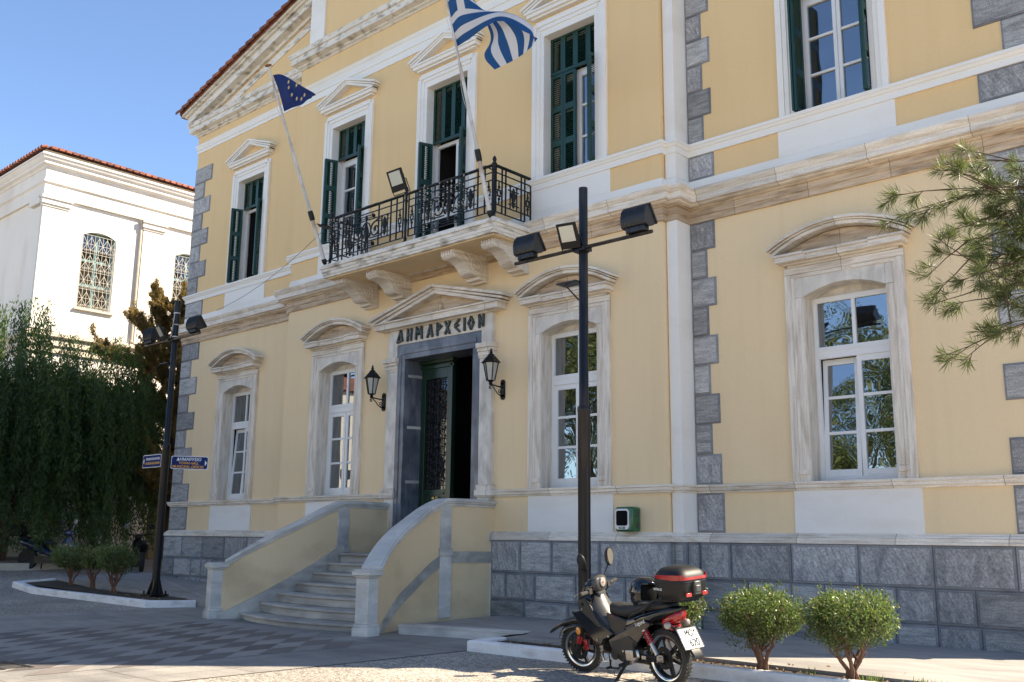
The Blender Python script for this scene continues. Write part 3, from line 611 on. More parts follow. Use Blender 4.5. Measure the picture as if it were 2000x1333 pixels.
# roof sheet and barrel tiles laid down the two slopes
T2 = MB(); zt = lambda X: 16.42+(XW+.5-abs(X))*sl
for s in (-1, 1):
    T2.add([(s*(XW+.45), yC-.5, zt(XW+.45)+.27), (s*6.2, yC-.5, zt(6.2)+.27), (s*6.2, BACK+.3, zt(6.2)+.27), (s*(XW+.45), BACK+.3, zt(XW+.45)+.27)], [(0, 1, 2, 3)])
    T2.add([(s*6.2, 4, zt(6.2)+.27), (0, 4, zt(0)+.27), (0, BACK+.3, zt(0)+.27), (s*6.2, BACK+.3, zt(6.2)+.27)], [(0, 1, 2, 3)])
    L_ = .40; n_ = int((XW+.55-6.0)/L_)+1
    for row in range(n_):
        xa = XW+.62-row*L_; xb = xa-L_-.06
        if xb < 5.9: break
        for j in range(0, 4 if row % 1 == 0 else 2):
            yy = yC-.56+j*.28; q = []
            for x, r0 in ((xa, .125), (xb, .10)):
                q.append([(s*x, yy+r0*math.cos(a), zt(x)+.29+(.06 if x == xa else .0)+r0*1.0*math.sin(a)) for a in np.linspace(-.25, math.pi+.25, 8)])
                q[-1] += [(p[0], yy+(p[1]-yy)*.82, p[2]-.025) for p in q[-1][::-1]]
            T2.loft(q)
            if j < 3:
                q = []
                for x in (xa-.02, xb):
                    q.append([(s*x, yy+.14+.11*math.cos(a), zt(x)+.36+(.04 if x != xb else 0)-.10*math.sin(a)) for a in np.linspace(.2, math.pi-.2, 6)])
                    q[-1] += [(p[0], p[1], p[2]-.02) for p in q[-1][::-1]]
                T2.loft(q)
    # eave tiles along the side
    for j in range(66):
        yy = yC-.3+j*.28
        if yy > BACK: break
        q = []
        for x in (XW+.66, XW-.2): q.append([(s*x, yy+.12*math.cos(a), zt(x)+.30+.12*math.sin(a)) for a in np.linspace(-.2, math.pi+.2, 8)])
        T2.loft(q)
for yy in np.arange(0, 0): pass
T2.build('tiled_roof', 'roof_tile', TH)
# ================================================================= ENTRANCE
DS = MB()   # veined dark marble frame, deep reveals
for s in (-1, 1):
    a, c = sorted((s*1.2, s*1.51)); DS.box(a, c, -.10, .62, 1.40, 6.19); a, c = sorted((s*1.33, s*1.45)); DS.box(a, c, -.125, -.09, 1.40, 6.32)
DS.box(-1.51, 1.51, -.10, .62, 6.19, 6.58); DS.box(-1.33, 1.33, -.125, -.09, 6.32, 6.44)
ds = DS.build('door_frame', 'door_marble', TH, bevel=.008)
b = MB()
for z in (3.1, 4.45, 5.75): b.add([(-1.194, .02, z), (-1.194, .58, z+.02), (-1.194, .58, z+.09), (-1.194, .02, z+.07)], [(0, 1, 2, 3)])
b.build('pale_vein', 'cap_marble', ds)
for s in (-1, 1):
    PI_ = MB()
    a, c = sorted((s*1.46, s*1.84)); PI_.box(a, c, -.13, .02, 2.98, 5.90, 0)
    a, c = sorted((s*1.44, s*1.9)); PI_.box(a, c, -.17, .02, 2.87, 2.98, 1); a, c = sorted((s*1.42, s*1.94)); PI_.box(a, c, -.20, .02, 2.73, 2.87, 1)
    for k, (z0, z1, d) in enumerate(((5.90, 5.95, .15), (5.95, 6.05, .17), (6.05, 6.13, .20), (6.13, 6.25, .24))):
        a, c = sorted((s*(1.48-d*.25), s*(1.80+d*.55))); PI_.box(a, c, -d, .02, z0, z1, 1)
    a, c = sorted((s*1.50, s*1.84)); PI_.box(a, c, -.12, .02, 6.25, 6.97, 0); a, c = sorted((s*1.46, s*1.84)); PI_.box(a, c, -.14, .02, 1.95, 2.70, 0)
    a, c = sorted((s*1.44, s*1.88)); PI_.box(a, c, -.17, .02, 1.70, 1.95, 0); PI_.box(a, c, -.16, .02, 2.70, 2.73, 1)
    a, c = sorted((s*1.44, s*1.9)); PI_.box(a, c, -.12, .02, .1, 1.70, 0)
    PI_.build('door_pilaster', ['marble_cloudy', 'marble_across'], TH, bevel=.01)
b = MB(); b.box(-1.50, 1.50, -.115, .02, 6.582, 6.97); b.build('frieze_panel', 'marble_across', TH)
PD = MB()
PD.box(-1.95, 1.95, -.17, .02, 6.97, 7.0); PD.box(-2.18, 2.18, -.33, .02, 7.0, 7.14); PD.box(-2.24, 2.24, -.38, .02, 7.14, 7.18)
for d, wd, t0, t1 in ((.28, 2.20, 0, .09), (.32, 2.30, .09, .15), (.39, 2.38, .15, .22)):
    for s in (-1, 1):
        PD.add([(x, -dd, z) for dd in (d, -.02) for x, z in ((s*wd, 7.10+t0), (0, 7.68+t0), (0, 7.68+t1), (s*wd, 7.10+t1))], [(0, 1, 2, 3), (7, 6, 5, 4), (0, 4, 5, 1), (3, 2, 6, 7), (0, 3, 7, 4)])
PD.build('door_pediment', 'marble_across', TH, bevel=.006)
b = MB(); b.prism([(-2.0, 7.18), (2.0, 7.18), (0, 7.68)], -.05, .02, 'y'); b.lathe([(.02, -.12), (.09, -.11), (.11, -.05)], (0, 0, 7.38), 12, 'y'); b.box(-.16, .16, -.10, 0, 7.18, 7.30)
b.build('pediment_panel', 'marble_brown', TH)
# bronze letters built of bars: DELTA ETA MU ALPHA RHO CHI EPSILON IOTA OMICRON NU
G_ = {'D': [[(0, 0), (.5, 1), (.72, .12)], [(0, 0), (.75, .14)]], 'H': [[(0, 0), (.06, 1)], [(.55, 0), (.6, 1)], [(.02, .45), (.58, .55)]], 'M': [[(0, 0), (.1, 1), (.42, .4), (.8, 1), (.86, 0)]],
      'A': [[(0, 0), (.45, 1), (.72, 0)], [(.14, .3), (.62, .36)]], 'P': [[(0, 0), (0, 1), (.55, .72), (.02, .4)]], 'X': [[(0, 0), (.62, 1)], [(0, 1), (.6, 0)]], 'E': [[(.55, 1), (.05, .62), (.05, .38), (.58, 0)], [(.05, .5), (.42, .52)]],
      'I': [[(0, 0), (0, 1)]], 'O': [[(.33, 0), (0, .5), (.33, 1), (.66, .5), (.33, 0)]], 'N': [[(0, 0), (0, 1), (.5, .1), (.54, 1)]]}
def bars(b, pts, y0, y1, w_):
    for p, q in zip(pts[:-1], pts[1:]):
        p, q = Vector(p), Vector(q); d = (q-p).normalized(); n_ = Vector((-d.y, d.x))*w_/2; e = d*w_*.35
        c = [p-e+n_, q+e+n_, q+e-n_, p-e-n_]; b.prism([(t.x, t.y) for t in c], y0, y1, 'y')
xs_ = [-1.50, -1.12, -.80, -.38, -.02, .26, .60, .92, 1.06, 1.42]
let = node('letters', TH)
for ch, x in zip('DHMAPXEION', xs_):
    b = MB(); h = .29; bars_ = G_[ch]
    for k, pl in enumerate(bars_): bars(b, [(x+.03+px*h*.86, 6.645+pz*h) for px, pz in pl], -.175-.002*k, -.11, .045)
    b.build('letter', 'letter_green', let)
# door leaves
lf = node('door_leaf', TH, (0, 0, 0))
b = MB(); x0, x1, y0, y1 = -1.2, -.09, .48, .56
b.box(x0, x0+.16, y0, y1, 1.42, 6.1); b.box(x1-.16, x1, y0, y1, 1.42, 6.1); b.box(x0+.16, x1-.16, y0, y1, 1.42, 1.62); b.box(x0+.16, x1-.16, y0, y1, 2.50, 2.95); b.box(x0+.16, x1-.16, y0, y1, 5.72, 6.1)
b.box(x0+.16, x1-.16, y0+.03, y1-.02, 1.62, 2.5); b.box(x0+.28, x1-.28, y0-.005, y0+.03, 1.75, 2.38); b.box(x0+.2, x1-.2, y0-.02, y0+.01, 2.56, 2.62); b.box(x0+.2, x1-.2, y0-.02, y0+.01, 2.82, 2.88)
b.box(x0-.0, x1+.12, y0-.10, y1, 6.1, 6.19); b.box(x0, x1+.10, y0-.05, y0, 5.98, 6.06); b.box(x1-.02, x1+.07, y0-.05, y1, 1.42, 6.08)
lo_ = b.build('leaf_frame', 'door_green', lf, bevel=.008)
b = MB(); b.add([(x0+.16, .55, 2.95), (x1-.16, .55, 2.95), (x1-.16, .55, 5.72), (x0+.16, .55, 5.72)], [(0, 1, 2, 3)]); b.build('leaf_pane', 'door_glass', lf)
def spiral(cx, cz, r, turns, a0=0, s=1, n=22, r1=.012):
    return [(cx+s*(r*(1-t)+r1*t)*math.cos(a0+turns*2*math.pi*t), cz+(r*(1-t)+r1*t)*math.sin(a0+turns*2*math.pi*t)) for t in np.linspace(0, 1, n)]
def flat(b, pts, y, r=.010, n=4): b.tube([(p[0], y, p[1]) for p in pts], r, n)
b = MB(); xm = (x0+x1)/2; yg = .515
for i in range(8): x = x0+.19+i*(x1-x0-.38)/7; flat(b, [(x, 2.96), (x, 5.71)], yg+.02, .008)
for z in (3.05, 3.35, 3.8, 4.2, 4.45, 4.7, 5.1, 5.4, 5.62): flat(b, [(x0+.17, z), (x1-.17, z)], yg+.01, .009)
for z in np.arange(3.1, 5.65, .21):
    for s in (-1, 1):
        flat(b, spiral(xm+s*.14, z, .10, 1.4, 0, s), yg, .012); flat(b, spiral(xm+s*.28, z+.1, .08, 1.3, 2, -s), yg-.008, .011)
for z in (3.35, 4.05, 4.5, 5.2): b.lathe([(.02, -.03), (.07, -.02), (.09, .01)], (xm, yg, z), 8, 'y')
b.build('door_grille', 'black_iron', lf)
b = MB(); b.lathe([(.015, .48), (.02, .45), (.03, .43), (.055, .40), (.06, .37), (.045, .345), (.01, .335)], (xm+.10, 0, 2.73), 16, 'y'); b.lathe([(.06, .478), (.06, .47), (.04, .462)], (xm+.10, 0, 2.73), 16, 'y'); b.build('door_knob', 'brass', lf, smooth=50)
b = MB(); b2 = MB(); b.box(1.10, 1.19, .62, 1.6, 1.42, 6.1); b.build('open_leaf', 'door_green', lf)
b = MB(); b.box(.35, .95, 1.4, 1.42, 2.75, 2.95); b.build('notice', 'cap_marble', TH)
# ================================================================= STEPS
ST = node('staircase', TH)
hx = [1.5, 1.55, 1.62, 1.70, 1.85, 2.0, 2.15]; hy = [-1.64, -1.93, -2.27, -2.67, -3.06, -3.39, -3.78]; bl = [.03, .06, .11, .18, .25, .33, .42]
def front(i, off=0, N=16):
    return [(hx[i]*t*1.0, hy[i]-bl[i]*(1-t*t)-off) for t in np.linspace(-1, 1, N+1)]
for i in range(7):
    z1 = 1.42-.2118*i; z0 = z1-.2118 if i < 6 else -.05
    b = MB(); e = front(i); back = hy[i]+(.6 if i else 1.6)
    if i == 0: back = .6
    poly = e+[(hx[i], back), (-hx[i], back)]
    b.prism(poly, z0 if i else 0.9, z1-.055, 'z')
    e2 = front(i, .045); b.prism(e2+[(hx[i], back), (-hx[i], back)], z1-.055, z1, 'z')
    b.build('step', 'marble_step', ST, bevel=.012)
path = [(1.75, .02), (1.75, -1.5), (1.78, -1.95), (1.88, -2.5), (2.03, -3.0), (2.25, -3.5), (2.6, -4.1)]
htop = [2.62, 2.62, 2.45, 2.17, 1.92, 1.62, 1.20]
# refine the plan curve
def refine(path, vals, n=5):
    P = []; V_ = []
    for i in range(len(path)-1):
        p0 = path[max(i-1, 0)]; p1 = path[i]; p2 = path[i+1]; p3 = path[min(i+2, len(path)-1)]
        if i == 0: p0 = p1
        if i <= 1: p0 = p1
        for k in range(n):
            t = k/n; f = lambda a, b_, c, d: .5*((2*b_)+(-a+c)*t+(2*a-5*b_+4*c-d)*t*t+(-a+3*b_-3*c+d)*t**3)
            P.append((f(p0[0], p1[0], p2[0], p3[0]), f(p0[1], p1[1], p2[1], p3[1]))); a0 = vals[max(i-1, 0)] if i > 1 else vals[i]
            V_.append(f(a0, vals[i], vals[i+1], vals[min(i+2, len(vals)-1)]))
    P.append(path[-1]); V_.append(vals[-1]); return P, V_
for s in (-1, 1):
    P, V_ = refine(path, htop); N = len(P)
    nn = []
    for i in range(N):
        a = Vector(P[max(i-1, 0)]); c = Vector(P[min(i+1, N-1)]); d = (c-a).normalized(); nn.append(Vector((-d.y, d.x)))   # outward (away from the steps)
    def strip(b, i0, i1, d0, d1, zb, zt, mi=0):
        rings = []
        for i in range(i0, i1+1):
            q = []
            for d, z in ((d0, zb(i)), (d1, zb(i)), (d1, zt(i)), (d0, zt(i))): q.append((s*(P[i][0]+nn[i].x*d), P[i][1]+nn[i].y*d, z))
            rings.append(q)
        b.loft(rings, mi)
    b = MB(); strip(b, 0, N-1, -.13, .13, lambda i: -.02, lambda i: V_[i]-.15); b.build('parapet', 'stair_plaster', ST, smooth=30)
    b = MB()
    for d, t0, t1 in ((.155, -.165, -.11), (.185, -.11, -.07), (.21, -.07, -.02), (.17, -.02, .0)): strip(b, 0, N-2, -d, d, lambda i: V_[i]+t0, lambda i: V_[i]+t1)
    b.build('handrail', 'cap_marble', ST, smooth=30, bevel=.012)
    # sloping string along the inner side and the outer side
    b = MB(); inn = lambda i: max(.0, min(1.48, (V_[i]-1.02)))
    strip(b, 5, N-1, -.22, -.128, lambda i: -.02, lambda i: min(1.60, max(.12, 1.42+.594*(P[i][1]+1.64)+.13))); b.build('stair_string', 'marble_step', ST, smooth=30)
    b = MB(); strip(b, 4, N-2, .128, .155, lambda i: max(.03, V_[i]-1.36-.10*min(1, (i-4)/12)), lambda i: max(.12, V_[i]-1.12-.10*min(1, (i-4)/12)))
    strip(b, 0, 4, .128, .150, lambda i: V_[i]-1.36, lambda i: V_[i]-1.12); b.build('outer_string', 'marble_step', ST, smooth=30)
    # piers
    def pier(cx, cy, w_, z0, z1, capz=True, ang=0, nm='pier'):
        b = MB(); h = w_/2; b.M = Matrix.Translation((cx, cy, 0)) @ Matrix.Rotation(ang, 4, 'Z')
        b.box(-h, h, -h, h, z0+.22, z1-.14); b.box(-h-.035, h+.035, -h-.035, h+.035, z0, z0+.16); b.box(-h-.018, h+.018, -h-.018, h+.018, z0+.16, z0+.22)
        b.box(-h-.02, h+.02, -h-.02, h+.02, z1-.14, z1-.10)
        if capz: b.box(-h-.06, h+.06, -h-.06, h+.06, z1-.10, z1-.02); b.box(-h-.03, h+.03, -h-.03, h+.03, z1-.02, z1+.01)
        b.build(nm, 'cap_marble', ST, bevel=.01)
    pier(s*2.62, -4.17, .30, 0, 1.19, True, s*math.radians(12), 'newel')
    b = MB(); b.box(-.16, .16, -.16, .16, 1.42, 2.47); b.box(-.19, .19, -.19, .19, 1.42, 1.58); b.box(-.17, .17, -.17, .17, .15, 1.42)
    o = b.build('pier', 'cap_marble', ST, bevel=.01); o.location = Vector((s*1.75, -1.5, 0))*S
# ================================================================= BALCONY
BA = node('balcony', TH)
bx, bd = 3.0, 1.32
b = MB()
for d, z0, z1 in ((.06, 8.36, 8.42), (.08, 8.42, 8.50), (.10, 8.50, 8.58), (.14, 8.58, 8.66), (.11, 8.66, 8.70)): b.box(-bx-d, bx+d, -bd-d, .05, z0, z1)
b.build('slab', 'weathered_white', BA, bevel=.008)
b = MB(); b.box(-bx+.02, bx-.02, -bd+.02, -.3, 8.33, 8.36); b.build('soffit', 'stair_plaster', BA)
def console(cx):
    b = MB(); hw = .19
    big = [(-.40+.25*math.cos(t), 8.07+.25*math.sin(t)) for t in np.linspace(-1.2, -2.75, 7)]; small = [(-1.06+.12*math.cos(t), 8.235+.115*math.sin(t)) for t in np.linspace(-1.2, -4.4, 9)]
    prof = [(-.13, 7.80), (-.24, 7.80)]+big+[(-.74, 8.05), (-.84, 8.11), (-.94, 8.12)]+small+[(-1.02, 8.352), (-.13, 8.352)]
    b.prism(prof, cx-hw, cx+hw, 'x'); b.box(cx-hw-.03, cx+hw+.03, -.13, .02, 7.72, 8.36); b.box(cx-hw-.02, cx+hw+.02, -.30, .0, 7.76, 7.84)
    for s in (-1, 1):
        x = cx+s*(hw+.004)
        for (yc, zc, r, t, a0, sg) in ((-.40, 8.08, .215, 2.3, -1.2, 1), (-1.05, 8.235, .10, 1.9, 3.6, -1)):
            b.tube([(x, p[0], p[1]) for p in spiral(yc, zc, r, t, a0, sg, 40)], .020, 5)
        b.tube([(x, -1.0, 8.33), (x, -.85, 8.30), (x, -.72, 8.20), (x, -.62, 8.12)], .020, 5); b.tube([(x, -.15, 8.33), (x, -.6, 8.33), (x, -.98, 8.34)], .016, 5); b.tube([(x, -.5, 8.30), (x, -.62, 8.24), (x, -.75, 8.28)], .016, 5)
    for k in range(5): b.tube([(cx-hw+.03+k*.082, -1.175, 8.17), (cx-hw+.03+k*.082, -1.185, 8.30)], .02, 5)
    b.build('console', 'marble_across', BA, smooth=40)
for cx in (-2.66, -1.36, 1.36, 2.66): console(cx)
def rail_panel(b, length, kinds, P):
    """P(a, z) -> 3-D point in the panel plane; kinds: list of (type, width)"""
    T = lambda pts, r=.013, n=4: b.tube([P(p[0], p[1]) for p in pts], (np.array(r)*1.35).tolist() if hasattr(r, '__len__') else r*1.35, n)
    z = {'top': 9.96, 'r2': 9.80, 'r3': 9.62, 'r4': 9.06, 'bot': 8.88}
    T([(0, z['top']), (length, z['top'])], .028, 5)
    for k in ('r2', 'r3', 'r4', 'bot'): T([(0, z[k]), (length, z[k])], .012)
    a = 0
    for kind, w_ in kinds:
        T([(a, z['bot']), (a, z['top'])], .015); m_ = a+w_/2
        if kind == 'ring':
            T([(m_, 9.06), (m_, 9.22)], .012); T([(m_, 9.46), (m_, 9.60)], .012)
            T([(m_+.05*math.cos(t), 9.34+.065*math.sin(t)) for t in np.linspace(0, 2*math.pi, 13)], .013)
            for q in (9.27, 9.41): T([(m_-.06, q), (m_+.06, q)], .012)
            for q in (9.20, 9.48): T([(m_, q-.05), (m_, q), (m_, q+.05)], [.008, .028, .008], 5)
        if kind == 'fleur':
            for s in (-1, 1):
                T([(m_+s*.11, 9.08), (m_+s*.11, 9.60)], .012); T([(m_+s*.11, 9.56), (m_+s*.11, 9.60), (m_+s*.11, 9.63)], [.01, .026, .01], 5)
                T([(m_, 9.25), (m_+s*.05, 9.33), (m_+s*.075, 9.42), (m_+s*.06, 9.45)], .015); T([(m_, 9.35), (m_+s*.04, 9.42), (m_+s*.05, 9.50)], .013); T([(m_, 9.2), (m_+s*.05, 9.24), (m_+s*.06, 9.2)], .012)
            T([(m_, 9.1), (m_, 9.16), (m_, 9.24), (m_, 9.3), (m_, 9.42), (m_, 9.5), (m_, 9.58)], [.01, .03, .015, .038, .022, .03, .008], 6)
            for q in (9.17, 9.50): T([(m_-.18, q), (m_+.18, q)], .011)
        if kind == 'scroll':
            for s in (-1, 1):
                T(spiral(m_+s*.36, 9.32, .22, 1.6, 1.2, s, 26), .015); T(spiral(m_+s*.36, 9.32, .035, .6, 1.2, s, 8), .022)
                T([(m_, 9.58), (m_+s*.10, 9.52), (m_+s*.19, 9.38), (m_+s*.17, 9.24), (m_+s*.09, 9.16)]+spiral(m_+s*.10, 9.22, .06, 1.2, -1.3, s, 10), .014)
                T([(m_+s*.36, 9.54), (m_+s*.50, 9.60), (m_+s*.58, 9.54)], .012); T([(m_+s*.15, 9.13), (m_+s*.58, 9.13), (m_+s*.60, 9.20)], .012)
                for q, dz in ((9.70, 0), (8.97, 0)):
                    T([(m_+s*.03, q+.03), (m_+s*.26, q+.03)], .010); T([(m_+s*.03, q-.03), (m_+s*.26, q-.03)], .010); T([(m_+s*.22, q), (m_+s*.27, q), (m_+s*.34, q)], [.01, .05, .006], 5)
            T([(m_, 8.9), (m_, 9.1), (m_, 9.2), (m_, 9.32), (m_, 9.45), (m_, 9.58), (m_, 9.68), (m_, 9.76)], [.012, .02, .03, .055, .035, .012, .03, .01], 6)
        a += w_
    T([(length, z['bot']), (length, z['top'])], .015)
rl = MB(); L2 = 2.80
half = [('ring', .24), ('gap', .22), ('fleur', .46), ('scroll', .96+.0), ('fleur', .46), ('gap', .22), ('ring', .24)]
for s0 in (-2.90, .10):
    rail_panel(rl, L2, half, lambda a, z, s0=s0: (s0+a, -1.275, z))
sidek = [('ring', .20), ('gap', .12), ('fleur', .52), ('gap', .12), ('ring', .20)]
for X in (-2.95, 2.95): rail_panel(rl, 1.16, sidek, lambda a, z, X=X: (X, -1.22+a, z))
rl.build('railing', 'black_iron', BA, smooth=50)
for X in (-2.95, 0, 2.95):
    b = MB(); b.lathe([(.055, 0), (.055, .06), (.03, .09), (.045, .14), (.028, .2), (.032, .5), (.045, .62), (.028, .66), (.03, 1.05), (.05, 1.1), (.03, 1.14), (.035, 1.24), (.06, 1.27), (.06, 1.30), (.03, 1.33), (.05, 1.38), (.035, 1.44), (.012, 1.47)], n=10)
    o = b.build('rail_post', 'black_iron', BA, smooth=40); o.location = Vector((X, -1.275, 8.70))*S
# string of small lights wound on the railing
b = MB(); random.seed(5)
def sag(p, q, d, n=9): return [(p[0]+(q[0]-p[0])*t, p[1]+(q[1]-p[1])*t-.0, p[2]+(q[2]-p[2])*t-d*4*t*(1-t)) for t in np.linspace(0, 1, n)]
pts = [(x, -1.31, 9.98+random.uniform(-.015, .015)) for x in np.arange(-2.9, 2.9, .18)]; b.tube(pts, .006, 3)
for x in list(np.arange(-.2+.75, 2.25, .135))+list(np.arange(-2.9, -2.0, .12)):
    d = random.uniform(.5, 1.15); q = [(x+random.uniform(-.03, .03), -1.32, 9.95-d*t) for t in np.linspace(0, 1, 7)]; b.tube(q, .0045, 3)
    for k in range(7):
        t = random.random(); b.box(x-.012, x+.012, -1.34, -1.32, 9.95-d*t-.012, 9.95-d*t+.012, 1)
tag(b.build('fairy_lights', ['wire_grey', 'cream_iron']), 'unlit strings of small lights hanging over the balcony railing', 'string lights')
# floodlight on the rail
def led_flood(name, parent, loc, rot, sc=1.0, label=None):
    t = node(name, parent, loc, rot=rot) if parent else thing(name, label, 'floodlight', loc, rot=rot)
    b = MB(); w_, h_, d_ = .21*sc, .26*sc, .06*sc
    b.box(-w_, w_, -d_, .0, -h_, h_); b.box(-w_-.012, w_+.012, -d_-.01, -d_+.03, -h_-.012, h_+.012)
    for k in range(9): b.box(-w_+.03+k*w_*.21, -w_+.045+k*w_*.21, 0, .05*sc, -h_*.75, h_*.5)
    b.box(-.07*sc, .07*sc, 0, .09*sc, -h_*.9, -h_*.3); b.build('housing', 'satin_black', t, bevel=.01)
    b = MB(); b.box(-w_*.78, w_*.78, -d_-.018, -d_-.008, -h_*.45, h_*.85); b.build('glass', 'led_glass', t)
    b = MB(); b.tube([(-w_-.03, 0, 0), (-w_-.03, .02, -h_-.08), (w_+.03, .02, -h_-.08), (w_+.03, 0, 0)], .014, 5); b.build('bracket', 'satin_black', t)
    return t
led_flood('floodlight', None, (-.28, -1.33, 10.38), (math.radians(22), math.radians(-8), math.radians(14)), .98, 'square black floodlight clamped on top of the balcony rail')
# ================================================================= FLAGPOLES AND FLAGS
def flagpole(X, ytop, ztop, yb, zb, label, yr, zr):
    t = thing('flagpole', label, 'flagpole', (X, yb, zb), group=None); d = Vector((0, ytop-yb, ztop-zb)); L_ = d.length; t.rotation_euler = d.to_track_quat('Z', 'Y').to_euler()
    b = MB(); b.lathe([(.048, 0), (.048, L_*.23), (.052, L_*.23), (.052, L_*.26), (.040, L_*.26), (.040, L_*.62), (.030, L_*.63), (.024, L_)], n=10); b.build('pole', 'pole_white', t, smooth=40)
    b = MB(); b.lathe([(.03, L_), (.085, L_+.02), (.09, L_+.05), (.03, L_+.07)], n=12); b.build('pole_cap', 'rust', t, smooth=40)
    b = MB(); b.lathe([(.065, L_*.222), (.07, L_*.235), (.07, L_*.255), (.065, L_*.27)], n=10); b.build('clamp', 'satin_black', t); b = MB(); b.lathe([(.03, -.06), (.05, 0), (.065, .04), (.065, .11)], n=10); b.build('foot_clamp', 'satin_black', t)
    b = MB(); b.tube([(.06*math.sin(k), -.055, L_*.27+(L_*.68)*k/14) for k in range(15)], .006, 3); b.build('halyard', 'pole_white', t)
    return t
flagpole(-2.99, -3.44, 13.49, -1.40, 8.75, 'white pole flying the small European flag at the left end of the balcony', 0, 0)
flagpole(2.99, -3.10, 13.90, -1.42, 8.73, 'white pole flying the striped Greek flag at the right corner of the balcony', 0, 0)
b = MB(); b.box(-3.08, -2.90, -1.60, -1.28, 9.72, 9.76); b.tube([(-2.95, -1.28, 9.74), (-2.99, -1.72, 9.74)], .016, 5); b.tube([(2.95, -1.28, 9.82), (2.99, -1.62, 9.82)], .016, 5); b.tube([(-2.95, -1.28, 8.84), (-2.99, -1.42, 8.80)], .02, 5); b.tube([(2.95, -1.28, 8.84), (2.99, -1.44, 8.80)], .02, 5)
b.build('pole_stay', 'black_iron', BA)
GREEK= [[0, [[2.936, -3.02, 13.746], [2.996, -2.72, 12.706], [2.947, -2.52, 12.319]]], [0.2, [[3.449, -3.05, 13.643], [3.44, -2.8, 12.748], [3.428, -2.62, 12.289]]], [0.45, [[3.758, -2.35, 12.483], [4.452, -2.72, 12.493], [4.474, -2.8, 12.243]]], [0.7, [[3.662, -2.38, 11.933], [5.104, -2.6, 11.99], [5.17, -2.78, 11.768]]], [1.0, [[4.027, -2.42, 11.453], [5.02, -2.5, 11.53], [5.409, -2.6, 11.588]]]]
EU= [[0, [[-2.96, -3.32, 13.3], [-2.943, -3.12, 12.904], [-2.949, -2.93, 12.439]]], [0.3, [[-2.675, -3.25, 13.246], [-2.506, -3.15, 12.755], [-2.614, -2.9, 12.446]]], [0.6, [[-2.142, -3.2, 12.897], [-2.272, -3.0, 12.652], [-2.189, -2.95, 12.397]]], [1, [[-1.498, -3.1, 12.442], [-1.477, -3.05, 12.372], [-1.628, -3.0, 12.356]]]]
STARS= [[-2.354, -3.23, 12.94], [-2.175, -3.23, 12.54], [-1.952, -3.23, 12.367], [-1.753, -3.23, 12.3], [-1.632, -3.23, 12.363], [-2.328, -3.23, 12.78], [-1.999, -3.23, 12.744]]
def crom(K, t):
    n = len(K)-1; i = 0
    while i < n-1 and t > K[i+1][0]: i += 1
    a, b_ = K[i][0], K[i+1][0]; s = (t-a)/(b_-a); p1, p2 = Vector(K[i][1]), Vector(K[i+1][1]); p0 = Vector(K[i-1][1]) if i else p1*2-p2; p3 = Vector(K[i+2][1]) if i < n-1 else p2*2-p1
    return .5*((2*p1)+(p2-p0)*s+(2*p0-5*p1+4*p2-p3)*s*s+(3*p1-p0-3*p2+p3)*s**3)
def cloth(K, vk, nu, nv, wave=.03, ph=0):
    rows = [[crom([[k[0], k[1][j]] for k in K], i/nu) for j in range(3)] for i in range(nu+1)]
    g = []
    for i, r in enumerate(rows):
        u = i/nu; line = []
        for j in range(nv+1):
            p = crom([[vk[q], r[q]] for q in range(3)], j/nv); p = p+Vector((0, -1, 0))*wave*u*math.sin(9*u+5*j/nv+ph); line.append(p)
        g.append(line)
    return g
def flag_mesh(g, colour):
    b = MB(); nu, nv = len(g)-1, len(g[0])-1; b.v = [tuple(p) for l in g for p in l]
    for i in range(nu):
        for j in range(nv): b.f.append([i*(nv+1)+j, (i+1)*(nv+1)+j, (i+1)*(nv+1)+j+1, i*(nv+1)+j+1]); b.m.append(colour((i+.5)/nu, (j+.5)/nv)); b.r.append(.5)
    return b
def greek(u, v):
    s = int(v*9); 
    if u < .37 and s < 5:
        a, c = u/.37, v/(5/9); return 1 if abs(a-.5) < .1 or abs(c-.5) < .1 else 0
    return 0 if s % 2 == 0 else 1
b = flag_mesh(cloth(GREEK, (0, .7, 1), 54, 54, .04), greek); tag(b.build('greek_flag', ['flag_blue', 'flag_white'], smooth=80), 'blue and white striped Greek flag blowing to the right of its pole', 'flag')
b = flag_mesh(cloth(EU, (0, .5, 1), 30, 20, .05, 1), lambda u, v: 0)
t_ = b.build('european_flag', 'flag_navy', smooth=80); tag(t_, 'small dark blue European flag with gold stars, wrapped round by the wind', 'flag')
b = MB()
for sx_, sy_, sz_ in STARS:
    q = []
    for k in range(10):
        a = math.pi/2+k*math.pi/5; r = .058 if k % 2 == 0 else .024; q.append((sx_+.8*r*math.cos(a), sz_+r*math.sin(a)))
    b.prism(q, sy_-.02, sy_-.01, 'y')
b.build('stars', 'star_gold', t_)
# thin cable from the left pole down along the wall
b = MB(); b.tube(sag((-2.99, -1.5, 9.62), (-11.6, yC-.03, 9.15), .25, 14), .008, 3); tag(b.build('cable', 'wire_grey'), 'thin sagging cable between the balcony flagpole and the left wing', 'cable')
